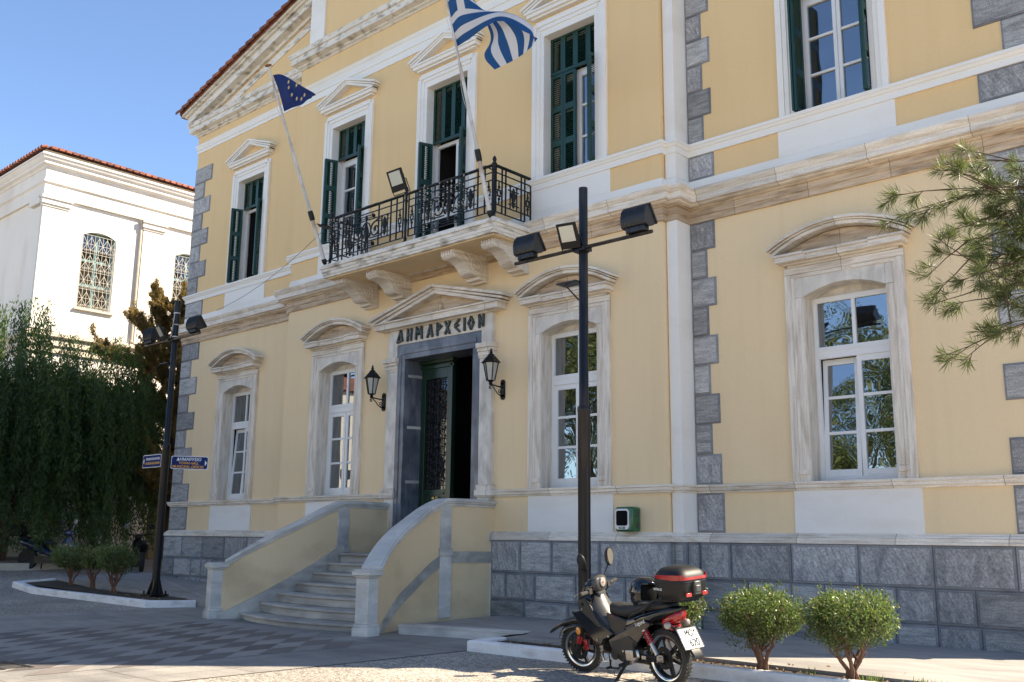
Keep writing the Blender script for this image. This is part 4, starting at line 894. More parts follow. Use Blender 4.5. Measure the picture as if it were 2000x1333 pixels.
# ================================================================= WALL LANTERNS
def lantern(X, z, label):
    t = thing('wall_lantern', label, 'lantern', (X, 0, z), group='lanterns beside the entrance'); c = (0, -.42, 0)
    b = MB(); b.box(-.065, .065, -.03, 0, -.20, .14); b.lathe([(.065, -.03), (.065, 0)], (0, 0, .14), 12, 'y'); b.lathe([(.065, -.03), (.065, 0)], (0, 0, -.20), 12, 'y')
    b.tube([(0, -.03, .02), (0, -.2, .03), (0, -.46, .05)], .018, 6); b.tube([(0, -.02, -.15), (0, -.10, -.18), (0, -.20, -.13), (0, -.30, -.03), (0, -.40, .03)], .013, 5)
    b.tube([(0, q[0], q[1]) for q in spiral(-.12, -.09, .06, 1.4, -1.5, 1, 14)], .010, 5); b.tube([(0, q[0], q[1]) for q in spiral(-.43, -.03, .045, 1.3, 1.5, 1, 14)], .010, 5)
    b.build('bracket', 'black_iron', t, smooth=40)
    b = MB(); b.lathe([(.012, .02), (.05, .06), (.035, .09), (.075, .12), (.10, .135)], c, 6); b.lathe([(.205, .53), (.235, .545), (.20, .575), (.13, .66), (.10, .69), (.075, .70), (.085, .72), (.03, .76), (.045, .79), (.02, .81), (.03, .83), (.006, .88)], c, 6)
    for k in range(6):
        a = 2*math.pi*(k+.5)/6; b.tube([(c[0]+.095*math.cos(a), c[1]+.095*math.sin(a), .13), (c[0]+.175*math.cos(a), c[1]+.175*math.sin(a), .54)], .012, 4)
    b.build('cage', 'black_iron', t)
    b = MB(); b.lathe([(.085, .14), (.165, .535)], c, 6); o = b.build('glass', 'lantern_glass', t)
    b = MB(); b.lathe([(.03, .14), (.035, .3), (.02, .33)], c, 8); b.build('bulb', 'bulb_white', t, smooth=40)
lantern(-2.08, 5.22, 'black six-sided wall lantern left of the door, below the pediment'); lantern(2.11, 5.15, 'black six-sided wall lantern right of the open doorway')
# ================================================================= DEFIBRILLATOR CABINET
t = thing('defibrillator_cabinet', 'green cabinet with a white framed window fixed to the yellow wall', 'cabinet', (5.66, 0, 2.19), group=None)
b = MB(); b.box(-.20, .22, -.30, -.01, -.24, .24); b.build('case', 'cabinet_green', t, bevel=.04)
b = MB(); b.prism([(x*.165-.02, z*.2) for x, z in ((-1, -.75), (-.75, -1), (.75, -1), (1, -.75), (1, .75), (.75, 1), (-.75, 1), (-1, .75))], -.315, -.29, 'y'); b.build('window_frame', 'sign_white', t)
b = MB(); b.prism([(x*.135-.02, z*.145+.02) for x, z in ((-1, -.8), (-.8, -1), (.8, -1), (1, -.8), (1, .8), (.8, 1), (-.8, 1), (-1, .8))], -.322, -.31, 'y'); b.build('window_pane', 'ink_black', t)
b = MB(); b.box(-.09, .05, -.322, -.31, -.19, -.145); b.build('sticker', 'cabinet_green', t)
for z in (-.11, .10): b = MB(); b.box(.215, .226, -.16, -.08, z-.06, z+.06); b.build('side_label', 'grey_plastic', t)
text_mesh('AED', .045, face_matrix((-.02, -.323, -.168), (1, 0, 0), (0, 0, 1)), 'sign_white', 'lettering', t, .001)
# ================================================================= LAMP POSTS
def lamp_post(X, Y, z, label, topz, rz, left=False):
    t = thing('lamp_post', label, 'lamp post', (X, Y, z)); H_ = topz-z
    b = MB(); b.lathe([(.105, .02), (.105, H_*.485), (.112, H_*.487), (.112, H_*.495), (.082, H_*.50), (.078, H_)], n=18); b.build('pole', 'pole_black', t, smooth=40)
    b = MB(); b.box(-.26, .26, -.26, .26, .0, .03)
    for k in range(4): b.M = Matrix.Rotation(k*math.pi/2, 4, 'Z'); b.prism([(.08, .03), (.24, .03), (.09, .45)], -.01, .01, 'y'); b.lathe([(.025, .03), (.025, .09), (.015, .12)], (.20, .20, 0), 6)
    b.M = Matrix.Identity(4); b.lathe([(.22, .03), (.115, .42), (.11, .45)], n=4); b.build('base_plate', 'pole_black', t)
    az = H_-1.12
    b = MB(); b.tube([(-1.5, -.10, az), (1.5, -.10, az)], .032, 6); b.lathe([(.10, az-.05), (.10, az+.05)], n=10); b.box(-.14, .14, -.14, .06, az-.045, az+.045); b.build('cross_arm', 'pole_black', t, smooth=40)
    for s in (-1, 1):
        f = node('floodlight', t, (s*1.2, -.10, az)); f.scale = (.82, .60, .60)
        b = MB(); prof = [(-.20, .30), (-.17, .22), (-.08, .19), (.08, .19), (.21, .24), (.30, .34), (.02, .78), (-.06, .80), (-.18, .66), (-.22, .48)]
        b.prism(prof, -.30, .30, 'x')
        for k in range(13): x = -.28+k*.0467; b.prism([(y*1.06-.004, zz if zz < .3 or y > 0 else zz+.01) for y, zz in prof], x-.008, x+.008, 'x')
        b.prism([(.33, .30), (.35, .36), (.02, .84), (-.02, .80)], -.33, .33, 'x')
        b.build('housing', 'lamp_housing', f, bevel=.008)
        b = MB(); b.box(-.20, .24, -.16, .10, .05, .19); 
        for k in range(7): b.box(-.18+k*.06, -.16+k*.06, -.175, .11, .045, .195)
        b.build('gear_box', 'lamp_housing', f, bevel=.01)
        b = MB(); b.tube([(-.25, 0, .30), (-.25, 0, .02), (.27, 0, .02), (.27, 0, .34)], .02, 5); b.tube([(.1, .0, .06), (.0, -.08, -.06), (-.2, -.05, -.05)], .008, 4); b.build('yoke', 'pole_black', f)
    led_flood('led_floodlight', t, (-.10 if not left else -.25, -.26, az+.22), (math.radians(30), math.radians(0), math.radians(12 if not left else -12)), .82)
    b = MB(); sz = H_*.775; b.box(-.50, -.06, -.14, .14, sz+.03, sz+.05); b.tube([(-.40, 0, sz+.03), (-.08, 0, sz-.30)], .014, 5); b.build('shelf', 'pole_black', t)
    if left:
        b = MB()
        for zz in (az+.75, az+.42, az+.08): b.lathe([(.09, zz), (.09, zz+.03)], n=10)
        b.tube([(.05, -.09, az+.75), (.03, -.12, az+.3), (-.05, -.12, az+.05), (.09, -.1, az+.0)], .010, 4); b.build('cable_tie', 'pole_white', t)
    return t
lamp_post(7.15, -3.4, .17, 'black lamp post standing behind the parked motorbike, with two ribbed floodlights', 7.81, 0)
lamp_post(-7.6, -2.94, .23, 'black lamp post by the left kerb carrying the blue direction signs', 8.18, 0, True)
def dsign(name, label, pos, right, w_, h_, lines, arrow):
    r = Vector(right).normalized(); n_ = r.cross(Vector((0, 0, 1))); t = thing(name, label, 'sign', pos); M0 = face_matrix((0, 0, 0), r, (0, 0, 1))
    def rr(b, w2, h2, d0, d1, rad=.045):
        q = []
        for cx, cz, a0 in ((w2-rad, h2-rad, 0), (-w2+rad, h2-rad, 90), (-w2+rad, -h2+rad, 180), (w2-rad, -h2+rad, 270)):
            for k in range(5): a = math.radians(a0+k*22.5); q.append((cx+rad*math.cos(a), cz+rad*math.sin(a)))
        b.M = M0; b.prism(q, d0, d1, 'z')
    b = MB(); rr(b, w_/2, h_/2, -.012, 0); b.build('border', 'sign_white', t); b = MB(); rr(b, w_/2-.016, h_/2-.016, 0, .004); b.build('plate', 'sign_blue', t)
    for txt, x, z, sz, m_, sx in lines: text_mesh(txt, sz, M0 @ Matrix.Translation((x, z, .005)), m_, 'lettering', t, .001, sx=sx, bold=.002)
    b = MB(); b.M = M0; sx = arrow; x0 = sx*(w_/2-.085); b.prism([(x0, .075), (x0, -.075), (x0+sx*.055, 0)], .004, .007, 'z'); b.build('arrow', 'sign_white', t)
dsign('direction_sign', 'blue sign reading town hall, right of the left lamp post, arrow pointing right', (-7.6+.735*.66, -2.94+.678*.66, 3.70), (.735, .678, -.02), 1.0, .35,
      [('ΔΗΜΑΡΧΕΙΟ', -.02, .085, .112, 'sign_white', 1.0), ('TOWN HALL', -.02, -.015, .092, 'sign_orange', 1.0), ('MUNICIPAL OFFICES', -.03, -.112, .092, 'sign_orange', 1.0)], 1)
dsign('direction_sign', 'blue sign to the archeological museum, left of the left lamp post, seen at a slant', (-8.22, -3.0, 3.76), (1, 0, 0), 1.0, .35,
      [('ΑΡΧΑΙΟΛΟΓΙΚΟ ΜΟΥΣΕΙΟ', .06, .055, .080, 'sign_white', .78), ('ARCHEOLOGICAL MUSEUM', .06, -.06, .080, 'sign_orange', .78)], -1)
# ================================================================= PARKED MOTORBIKE
def ell(x, zc, hw, hh_, n=16, p=2.4): return [(x, hw*math.copysign(abs(math.cos(a))**(2/p), math.cos(a)), zc+hh_*math.copysign(abs(math.sin(a))**(2/p), math.sin(a))) for a in [2*math.pi*k/n for k in range(n)]]
ax_ = Vector((-.9797, .2005)); 
BK = thing('motorbike', 'black underbone motorbike with a top box, parked on its side stand before the kerb', 'motorbike', (10.06, -5.33, 0))
BK.rotation_euler = (0, 0, math.atan2(ax_.y, ax_.x))
LEAN = Matrix.Rotation(math.radians(-5), 4, 'X')    # local: x forward, y to the rider's left, z up
BK.rotation_euler = (Matrix.Rotation(math.atan2(ax_.y, ax_.x), 4, 'Z') @ LEAN).to_euler()
# the rider's left faces the camera: travel direction is -X, left is -Y, so local +y is world -Y
def wheel(par, nm, x, r, wid, loc=None, disc=True):
    wn = node(nm, par, loc or (x, 0, r))
    b = MB(); R_ = r; w2 = wid
    b.lathe([(R_-.085, -w2*.55), (R_-.05, -w2*.95), (R_-.015, -w2*.7), (R_, -w2*.25), (R_, w2*.25), (R_-.015, w2*.7), (R_-.05, w2*.95), (R_-.085, w2*.55)], n=48, axis='y', ring=True)
    for k in range(44):
        a = 2*math.pi*k/44
        for s in (-1, 1): b.M = Matrix.Rotation(a+(.04 if s > 0 else 0), 4, 'Y'); b.box(-.010, .008, s*w2*.5-.016, s*w2*.5+.016, R_-.03, R_+.003)
    b.M = Matrix.Identity(4); b.build('tyre', 'rubber', wn, smooth=35)
    b = MB(); 
    for s in (-1, 1): b.lathe([(R_-.085, s*w2*.62), (R_-.072, s*w2*.72), (R_-.098, s*w2*.66), (R_-.105, s*w2*.50)], n=48, axis='y', ring=True)
    b.build('rim', 'rim_chrome', wn, smooth=60)
    b = MB(); b.lathe([(R_-.10, -w2*.55), (R_-.12, -w2*.45), (R_-.12, w2*.45), (R_-.10, w2*.55)], n=48, axis='y', ring=True)
    for k in range(6):
        b.M = Matrix.Rotation(2*math.pi*k/6+.26, 4, 'Y'); b.prism([(-.024, .05), (.024, .05), (.017, R_-.11), (-.017, R_-.11)], -.022, .022, 'y')
    b.M = Matrix.Identity(4); b.lathe([(.06, -.07), (.075, -.04), (.075, .04), (.06, .07)], n=16, axis='y'); b.lathe([(.018, -.1), (.018, .1)], n=8, axis='y')
    b.build('spokes', 'satin_black', wn, smooth=40)
    if disc: b = MB(); b.lathe([(.14, .075), (.14, .083), (.08, .083), (.08, .075)], n=32, axis='y', ring=True); b.build('brake_disc', 'dark_metal', wn, smooth=40)
    return wn
wheel(BK, 'rear_wheel', 0, .355, .075)
STEER = math.radians(18)
Hh = Vector((1.36, 0, .98)); tilt = math.atan2(1.62-1.36, .98-.31)
def frm(p):   # fork frame: rotate about the slanted steering axis
    A = Vector((-math.sin(tilt), 0, math.cos(tilt))); q = Matrix.Rotation(STEER, 4, A) @ (Vector(p)-Hh); return q+Hh
FM = Matrix.Translation(Hh) @ Matrix.Rotation(STEER, 4, Vector((-math.sin(tilt), 0, math.cos(tilt)))) @ Matrix.Translation(-Hh)
fwn = wheel(BK, 'front_wheel', 1.68, .325, .058)
mw = FM @ Matrix.Translation((1.68, 0, .325)); fwn.rotation_euler = mw.to_euler(); fwn.location = mw.translation*S
def bikepart(name, m, fn, bevel=0, smooth=40, steer=False, sub=0, par=None):
    b = MB(); b.M = FM if steer else Matrix.Identity(4); fn(b); return b.build(name, m, par or BK, smooth=smooth, bevel=bevel, subsurf=sub)
def f(b):
    for s in (-1, 1):
        b.tube([(1.69, s*.105, .30), (1.55, s*.105, .66)], [.042, .034], 10); b.tube([(1.55, s*.105, .66), (1.40, s*.08, 1.0)], .022, 8)
        b.box(1.64, 1.74, s*.105-.03, s*.105+.03, .26, .35)
    b.tube([(1.47, -.11, .80), (1.47, .11, .80)], .03, 8); b.tube([(1.40, 0, .78), (1.30, 0, 1.05)], .035, 8)
bikepart('fork', 'satin_black', f, steer=True)
bikepart('fork_sticker', 'red_plastic', lambda b: b.tube([(1.645, .105, .42), (1.605, .105, .52)], .046, 10), steer=True)
bikepart('front_caliper', 'red_plastic', lambda b: b.box(1.50, 1.57, .07, .13, .32, .47), bevel=.02, steer=True)
def f(b):   # front mudguard: arched shell over the tyre with a beak
    rings = []
    for t in np.linspace(-.25, 1, 14):
        a = math.radians(58+t*95); r = .385+.0*t; cx, cz = 1.68, .325
        x = cx+(-r*math.cos(a)) if False else cx-r*math.cos(math.pi-a); z = cz+r*math.sin(a)
        wv = .085*(1-.25*max(0, -t)); rings.append([(x, y, z-(abs(y)/wv)**2*.07) for y in np.linspace(-wv, wv, 7)]+[(x, y, z-.012-(abs(y)/wv)**2*.07) for y in np.linspace(wv, -wv, 7)])
    b.loft(rings); b.loft([ell(*q_, 12, 2.2) for q_ in ((1.38, .72, .08, .07), (1.50, .725, .10, .075), (1.70, .725, .10, .055), (1.90, .675, .085, .045), (2.05, .605, .065, .035), (2.15, .545, .045, .028), (2.19, .52, .02, .012))])
bikepart('front_mudguard', 'gloss_black', f, steer=True, smooth=60)
def f(b): b.loft([ell(*a) for a in ((1.62, .86, .07, .05), (1.56, .93, .16, .12), (1.47, .95, .20, .19), (1.38, .95, .21, .22), (1.30, .93, .20, .22), (1.24, .92, .17, .2))])
bikepart('front_cowl', 'gloss_black', f, smooth=60)
def f(b):   # painted side sweeps from the cowl down to the engine
    for s in (-1, 1):
        pts = [(1.66, .83), (1.55, .72), (1.38, .60), (1.18, .44), (1.05, .42), (1.0, .50), (.86, .55), (.80, .60), (.90, .66), (1.02, .72), (1.16, .86), (1.28, .92)]
        b.prism(pts, s*.15, s*.20, 'y')
bikepart('leg_shield_side', 'gloss_black', f, bevel=.02)
def f(b):   # grey inner shield and centre tunnel
    b.loft([[(x-.0, y, z) for x, y, z in ((xa, -w, za), (xa, w, za), (xa-.06, w*.8, za+.02), (xa-.09, 0, za+.03), (xa-.06, -w*.8, za+.02))] for xa, za, w in ((1.30, 1.04, .13), (1.23, .92, .17), (1.14, .80, .165), (1.04, .70, .15), (.93, .61, .12), (.84, .57, .10), (.76, .58, .10))])
bikepart('inner_shield', 'grey_plastic', f, smooth=60)
for s in (-1, 1):
  def f(b):
    b.prism([(1.36, 1.04), (1.50, .98), (1.42, .84), (1.24, .74), (1.10, .66), (1.0, .66), (1.14, .80), (1.22, .92)], s*.165, s*.205, 'y')
  bikepart('shield_trim', 'dull_plastic', f, bevel=.015)
def f(b):   # handlebar cover with headlamp nose
    b.loft([ell(*a) for a in ((1.47, 1.10, .06, .06), (1.44, 1.13, .13, .10), (1.38, 1.15, .17, .13), (1.31, 1.17, .18, .13), (1.25, 1.19, .15, .11))])
bikepart('handlebar_cover', 'gloss_black', f, steer=True, smooth=60)
bikepart('headlight', 'clear_lens', lambda b: b.loft([ell(*a) for a in ((1.40, 1.10, .13, .09), (1.47, 1.10, .11, .075), (1.51, 1.09, .05, .04))]), steer=True, smooth=60)
def f(b):
    b.loft([ell(*a, 14, 2.6) for a in ((1.28, 1.20, .155, .115), (1.23, 1.215, .15, .11), (1.20, 1.22, .12, .09))])
    b.loft([[(x, y, z) for y, z in ((-w, z0-.03), (w, z0-.03), (w, z0+.03), (-w, z0+.03))] for x, z0, w in ((1.25, 1.14, .10), (1.21, 1.06, .07), (1.22, 1.00, .05))])
bikepart('dashboard', 'grey_plastic', f, steer=True, smooth=60)
bikepart('speedometer', 'clear_lens', lambda b: b.lathe([(.062, 1.20), (.062, 1.182), (.05, 1.178)], (0, 0, 1.23), 20, 'x'), steer=True)
bikepart('speedometer_needle', 'red_plastic', lambda b: b.box(1.172, 1.176, -.005, .04, 1.225, 1.235), steer=True)
def f(b): b.tube([(1.27, -.46, 1.16), (1.30, -.20, 1.14), (1.31, 0, 1.12), (1.30, .20, 1.14), (1.27, .46, 1.16)], .018, 6)
hb = bikepart('handlebar', 'satin_black', f, steer=True)
def f(b):
    for s in (-1, 1): b.tube([(1.273, s*.30, 1.152), (1.268, s*.47, 1.162)], .028, 8); b.box(1.24, 1.31, s*.24-.03, s*.24+.04, 1.12, 1.19)
bikepart('grip', 'rubber', f, steer=True, par=None)
def f(b):
    for s in (-1, 1): b.tube([(1.31, s*.25, 1.15), (1.36, s*.30, 1.15), (1.37, s*.46, 1.14)], .010, 5)
bikepart('brake_lever', 'alloy', f, steer=True)
def mirror(s):
    mn = node('mirror', BK)
    if s > 0: mn.location = Vector((1.30, .28, 1.16))*S; mn.rotation_euler = (math.radians(20), math.radians(18), math.radians(62))
    sh_ = Matrix.Translation((-1.30, -.28, -1.16)) if s > 0 else Matrix.Identity(4)
    b = MB(); b.M = sh_ @ FM; b.tube([(1.28, s*.22, 1.17), (1.30, s*.24, 1.28), (1.27, s*.34, 1.42)], .010, 5); b.lathe([(.02, 1.16), (.02, 1.19)], (1.28, s*.22, 0), 6); b.build('stalk', 'satin_black', mn, smooth=40)
    b = MB(); b.M = sh_ @ FM @ Matrix.Translation((1.27, s*.38, 1.50)) @ Matrix.Rotation(math.radians(12), 4, 'Y') @ Matrix.Rotation(math.radians(s*-30), 4, 'X'); o_ = [(-.02, .135*math.cos(a)*1.0, .075*math.sin(a)*(1+.2*math.cos(a))) for a in np.linspace(0, 2*math.pi, 17)[:-1]]
    rings = [[(x, y*k, z*k) for _, y, z in o_] for x, k in ((-.02, .96), (-.01, 1.0), (.01, .98), (.04, .75), (.05, .3))]; b.M = b.M @ Matrix.Rotation(math.radians(90), 4, 'X'); b.loft(rings); b.build('shell', 'satin_black', mn, smooth=50)
    b = MB(); b.M = sh_ @ FM @ Matrix.Translation((1.27, s*.38, 1.50)) @ Matrix.Rotation(math.radians(12), 4, 'Y') @ Matrix.Rotation(math.radians(s*-30+90), 4, 'X'); b.add([(-.023, y*.88, z*.88) for _, y, z in o_], [tuple(range(16))]); b.build('glass', 'mirror_glass', mn)
mirror(-1); mirror(1)
def f(b):   # seat
    b.loft([ell(*a, 16, 3) for a in ((.97, .90, .06, .04), (.93, .90, .12, .085), (.84, .90, .15, .085), (.66, .88, .165, .08), (.46, .90, .18, .075), (.30, .955, .175, .07), (.08, .985, .16, .06), (-.12, 1.0, .13, .045), (-.17, 1.0, .08, .02))])
bikepart('seat', 'leather_black', f, smooth=60)
def f(b):   # body beneath the seat up to the tail
    b.loft([ell(*a, 14, 3) for a in ((.90, .70, .11, .12), (.78, .66, .15, .16), (.55, .70, .17, .14), (.30, .80, .18, .11), (.05, .88, .17, .08), (-.18, .94, .13, .06), (-.36, .985, .06, .025))])
bikepart('tail_cover', 'gloss_black', f, smooth=60)
def f(b):
    for s in (-1, 1): b.prism([(.96, .86), (.70, .82), (.55, .78), (.62, .62), (.80, .56), (.88, .62)], s*.13, s*.168, 'y')
bikepart('under_seat_panel', 'dull_plastic', f, bevel=.02)
bikepart('side_cover', 'gloss_black', lambda b: [b.prism([(.92, .52), (.78, .58), (.50, .70), (.20, .82), (.10, .78), (.22, .64), (.40, .46), (.62, .38), (.86, .40)], s*.165, s*.195, 'y') for s in (-1, 1)], bevel=.02)
for s in (-1, 1): bikepart('lower_cover', 'dull_plastic', lambda b: b.prism([(.86, .50), (.50, .60), (.36, .52), (.44, .40), (.66, .34), (.84, .38)], s*.19, s*.205, 'y'), bevel=.01)
def f(b):
    b.loft([ell(*a, 10, 2.5) for a in ((-.02, .80, .10, .05), (-.15, .83, .13, .075), (-.26, .88, .10, .07), (-.31, .90, .06, .05))])
bikepart('tail_light', 'red_plastic', f, smooth=60)
bikepart('rear_reflector', 'red_plastic', lambda b: b.box(-.20, -.12, -.07, .07, .70, .77), bevel=.01)
bikepart('rear_mudguard', 'satin_black', lambda b: b.loft([[(x, -.08, z), (x, .08, z), (x, .07, z+.03), (x, -.07, z+.03)] for x, z in ((.30, .74), (.05, .76), (-.14, .74), (-.30, .66), (-.46, .48), (-.52, .40))]), smooth=50)
for s in (-1, 1):
    bikepart('indicator', 'clear_lens', lambda b: b.lathe([(.02, -.19), (.042, -.175), (.046, -.14), (.03, -.12)], (-.04, s*.17, .775), 14, 'x'), smooth=50)
    bikepart('indicator', 'amber_plastic', lambda b: b.lathe([(.02, -.02), (.045, 0), (.045, .02), (.02, .04)], (1.55, 0+s*.17, .60), 12, 'x') if 0 else b.lathe([(.045, .13), (.05, .155), (.02, .165)], (1.58, 0, .57), 14, 'y') if s > 0 else b.lathe([(.045, -.13), (.05, -.155), (.02, -.165)], (1.58, 0, .57), 14, 'y'), smooth=50)
pl = node('number_plate', BK)
PM = face_matrix((-.40, 0, .62), (0, -1, 0), (.50, 0, .86))
b = MB(); b.M = PM; b.box(-.165, .165, -.135, .135, -.006, .0); b.build('plate', 'plate_white', pl, bevel=.006)
b = MB(); b.M = PM; b.box(-.155, -.108, .0, .125, .001, .008); b.build('euro_band', 'plate_blue', pl)
text_mesh('MOY', .135, PM @ Matrix.Translation((.035, .062, .006)), 'ink_black', 'lettering', pl, .001, sx=.66, bold=.0)
text_mesh('620', .135, PM @ Matrix.Translation((.04, -.062, .006)), 'ink_black', 'lettering', pl, .001, sx=.85, bold=.0)
b = MB(); b.M = PM
for q in ((-.165, .165, .128, .135), (-.165, .165, -.135, -.128), (-.165, -.158, -.135, .135), (.158, .165, -.135, .135)): b.box(q[0], q[1], q[2], q[3], .001, .006)
b.build('frame', 'satin_black', pl)
def f(b):
    for s in (-1, 1): b.tube([(.46, s*.20, .82), (.42, s*.215, .86), (.14, s*.215, .96), (.06, s*.205, 1.03), (-.02, s*.19, 1.075), (-.30, s*.15, 1.08)], .020, 7); b.tube([(.20, s*.21, .93), (.18, s*.16, .86)], .014, 5)
    b.tube([(-.30, -.15, 1.08), (-.34, 0, 1.08), (-.30, .15, 1.08)], .02, 6)
bikepart('grab_rail', 'satin_black', f)
tb = node('top_box', BK, (-.055, 0, .045)); tb.scale = (.93, .93, .95)
def bxr(x, z, hw, hl): return [(x+hl*math.copysign(abs(math.cos(a))**.45, math.cos(a)), hw*math.copysign(abs(math.sin(a))**.45, math.sin(a)), z) for a in [2*math.pi*k/28 for k in range(28)]]
b = MB(); b.loft([bxr(-.27, 1.10, .20, .20), bxr(-.27, 1.13, .25, .25), bxr(-.27, 1.20, .27, .27), bxr(-.27, 1.325, .28, .28)]); b.build('lower_shell', 'satin_black', tb, smooth=50)
b = MB(); b.loft([bxr(-.27, 1.327, .285, .285), bxr(-.27, 1.38, .28, .28), bxr(-.27, 1.45, .25, .255), bxr(-.26, 1.50, .19, .20), bxr(-.26, 1.525, .10, .12)]); b.build('lid', 'satin_black', tb, smooth=50)
b = MB(); rg_ = []
for k in range(57):
    a = math.radians(180-118+k*236/56); sc_ = 1.04; c_, s_ = math.cos(a), math.sin(a); x = -.27+.282*sc_*math.copysign(abs(c_)**.45, c_); y = .278*sc_*math.copysign(abs(s_)**.45, s_)
    t_ = min(1, (k+1)/9, (57-k)/9); z0 = 1.41-.05*t_; z1 = 1.415+.012*t_-(.03 if abs(y) < .2 else 0); rg_.append([(x, y, z0), (x, y, z1), (-.27+(x+.27)*.97, y*.97, z1), (-.27+(x+.27)*.97, y*.97, z0)])
b.loft(rg_)
b.build('red_reflector', 'red_plastic', tb, smooth=40)
b = MB(); b.box(-.59, -.53, -.06, .06, 1.17, 1.34); b.box(-.60, -.55, -.05, .05, 1.20, 1.29); b.build('latch', 'grey_plastic', tb, bevel=.012)
b = MB(); b.box(-.565, -.545, .10, .20, 1.15, 1.20); b.box(-.565, -.545, -.20, -.10, 1.15, 1.20); b.build('small_reflector', 'red_plastic', tb, bevel=.006)
text_mesh('WTB-52', .045, face_matrix((-.12, .283, 1.24), (-1, 0, 0), (0, 0, 1)), 'bulb_white', 'lettering', tb, .001)
b = MB(); b.box(-.46, .02, -.14, .14, 1.075, 1.10); b.build('rack', 'satin_black', tb, bevel=.01)
text_mesh('Legend', .065, face_matrix((.28, .197, .775), (-.95, 0, .32), (.32, 0, .95)), 'bulb_white', 'lettering', BK, .001)
text_mesh('GR', .06, face_matrix((.70, .200, .515), (-.85, 0, .5), (.5, 0, .85)), 'red_plastic', 'lettering', BK, .001)
# (text planes run from front to rear on the left flank)
def f(b):
    b.lathe([(.10, -.16), (.13, -.12), (.13, .12), (.10, .16)], (.72, 0, .36), 16, 'y'); b.box(.62, 1.0, -.09, .09, .27, .40)
    b.tube([(.86, 0, .37), (1.14, 0, .42)], .085, 14)
    for k in range(8): b.tube([(.93+k*.027, 0, .383+k*.004), (.94+k*.027, 0, .385+k*.004)], .112, 14)
    b.box(1.08, 1.14, -.06, .06, .34, .46); b.lathe([(.07, .12), (.07, .17)], (.84, 0, .33), 12, 'y'); b.lathe([(.05, .14), (.05, .20)], (.62, 0, .33), 12, 'y')
bikepart('engine', 'dark_metal', f, bevel=.008)
bikepart('engine_cover', 'alloy', lambda b: b.prism([(.60, .42), (.36, .44), (.33, .34), (.44, .26), (.58, .25)], .17, .21, 'y'), bevel=.02)
bikepart('foot_guard', 'alloy', lambda b: [b.tube([(1.12, s*.14, .30), (1.04, s*.17, .22), (.95, s*.17, .24), (.98, s*.15, .32)], .016, 6) for s in (-1, 1)])
def f(b):
    b.tube([(.62, .19, .26), (.52, .24, .26)], .03, 6)
    for s in (-1, 1): b.tube([(.58, s*.12, .25), (.58, s*.32, .24)], .026, 8)
    b.tube([(.90, .19, .26), (.86, .24, .17), (.70, .24, .18), (.62, .20, .25)], .014, 5); b.tube([(.88, .20, .17), (.88, .28, .17)], .02, 6); b.tube([(.42, .20, .52), (.40, .22, .34)], .02, 5)
bikepart('foot_peg', 'rubber', f)
bikepart('side_stand', 'satin_black', lambda b: (b.tube([(.62, .16, .25), (.70, .34, .02-.03)], .022, 7), b.tube([(.67, .30, -.01), (.76, .36, -.02)], .012, 5), b.tube([(.66, .26, .10), (.72, .30, .10), (.74, .28, .13)], .008, 4)))
def f(b):
    for s in (-1, 1): b.prism([(.50, .36), (.02, .40), (-.06, .36), (.02, .32), (.50, .28)], s*.12, s*.15, 'y')
    b.box(.06, .48, .15, .18, .345, .385)
bikepart('swing_arm', 'satin_black', f, bevel=.01)
for s in (-1, 1):
    sh = node('shock_absorber', BK)
    b = MB(); b.tube([(.22, s*.17, .68), (.03, s*.17, .40)], .018, 8); b.tube([(.13, s*.17, .545), (.03, s*.17, .40)], .030, 8); b.tube([(.225, s*.17, .69), (.215, s*.17, .675)], .045, 8); b.build('rod', 'alloy', sh, smooth=40)
    b = MB(); p0, p1 = Vector((.215, s*.17, .675)), Vector((.115, s*.17, .525)); d = (p1-p0); u_ = d.orthogonal().normalized(); v_ = d.normalized().cross(u_)
    b.tube([p0+d*t+(u_*math.cos(t*38)+v_*math.sin(t*38))*.040 for t in np.linspace(0, 1, 70)], .0065, 5); b.build('spring', 'red_spring', sh, smooth=60)
def f(b): b.tube([(1.06, -.10, .30), (.96, -.15, .20), (.60, -.17, .20)], .022, 8); b.tube([(.62, -.18, .20), (.50, -.19, .24), (.10, -.21, .34), (-.32, -.22, .44)], [.03, .055, .06, .055], 12)
bikepart('exhaust', 'dark_metal', f)
bikepart('axle_plate', 'alloy', lambda b: (b.box(-.06, .05, .15, .165, .32, .40), b.lathe([(.03, .15), (.03, .19)], (0, 0, .355), 8, 'y'), b.box(.22, .30, .18, .19, .33, .37)))
bikepart('seat_hinge', 'red_plastic', lambda b: b.box(.80, .84, .12, .17, .815, .835))
for cp in (((1.30, .22, 1.15), (1.42, .20, 1.02), (1.50, .13, .80), (1.56, .12, .52)), ((1.30, -.22, 1.15), (1.43, -.16, 1.0), (1.40, -.10, .80)), ((1.0, .10, .45), (.9, .16, .50), (.75, .17, .48), (.62, .15, .42)), ((.70, .17, .30), (.45, .16, .30), (.10, .14, .31))):
    bikepart('control_cable', 'rubber', lambda b: b.tube(cp, .010, 5))
def f(b):
    for p in ((1.40, .205, .88), (.90, .200, .56), (.25, .198, .77), (.62, .208, .40), (1.12, .205, .50)): b.lathe([(.014, p[1]-.004), (.014, p[1]+.006)], (p[0], 0, p[2]), 8, 'y')
bikepart('body_screws', 'alloy', f)
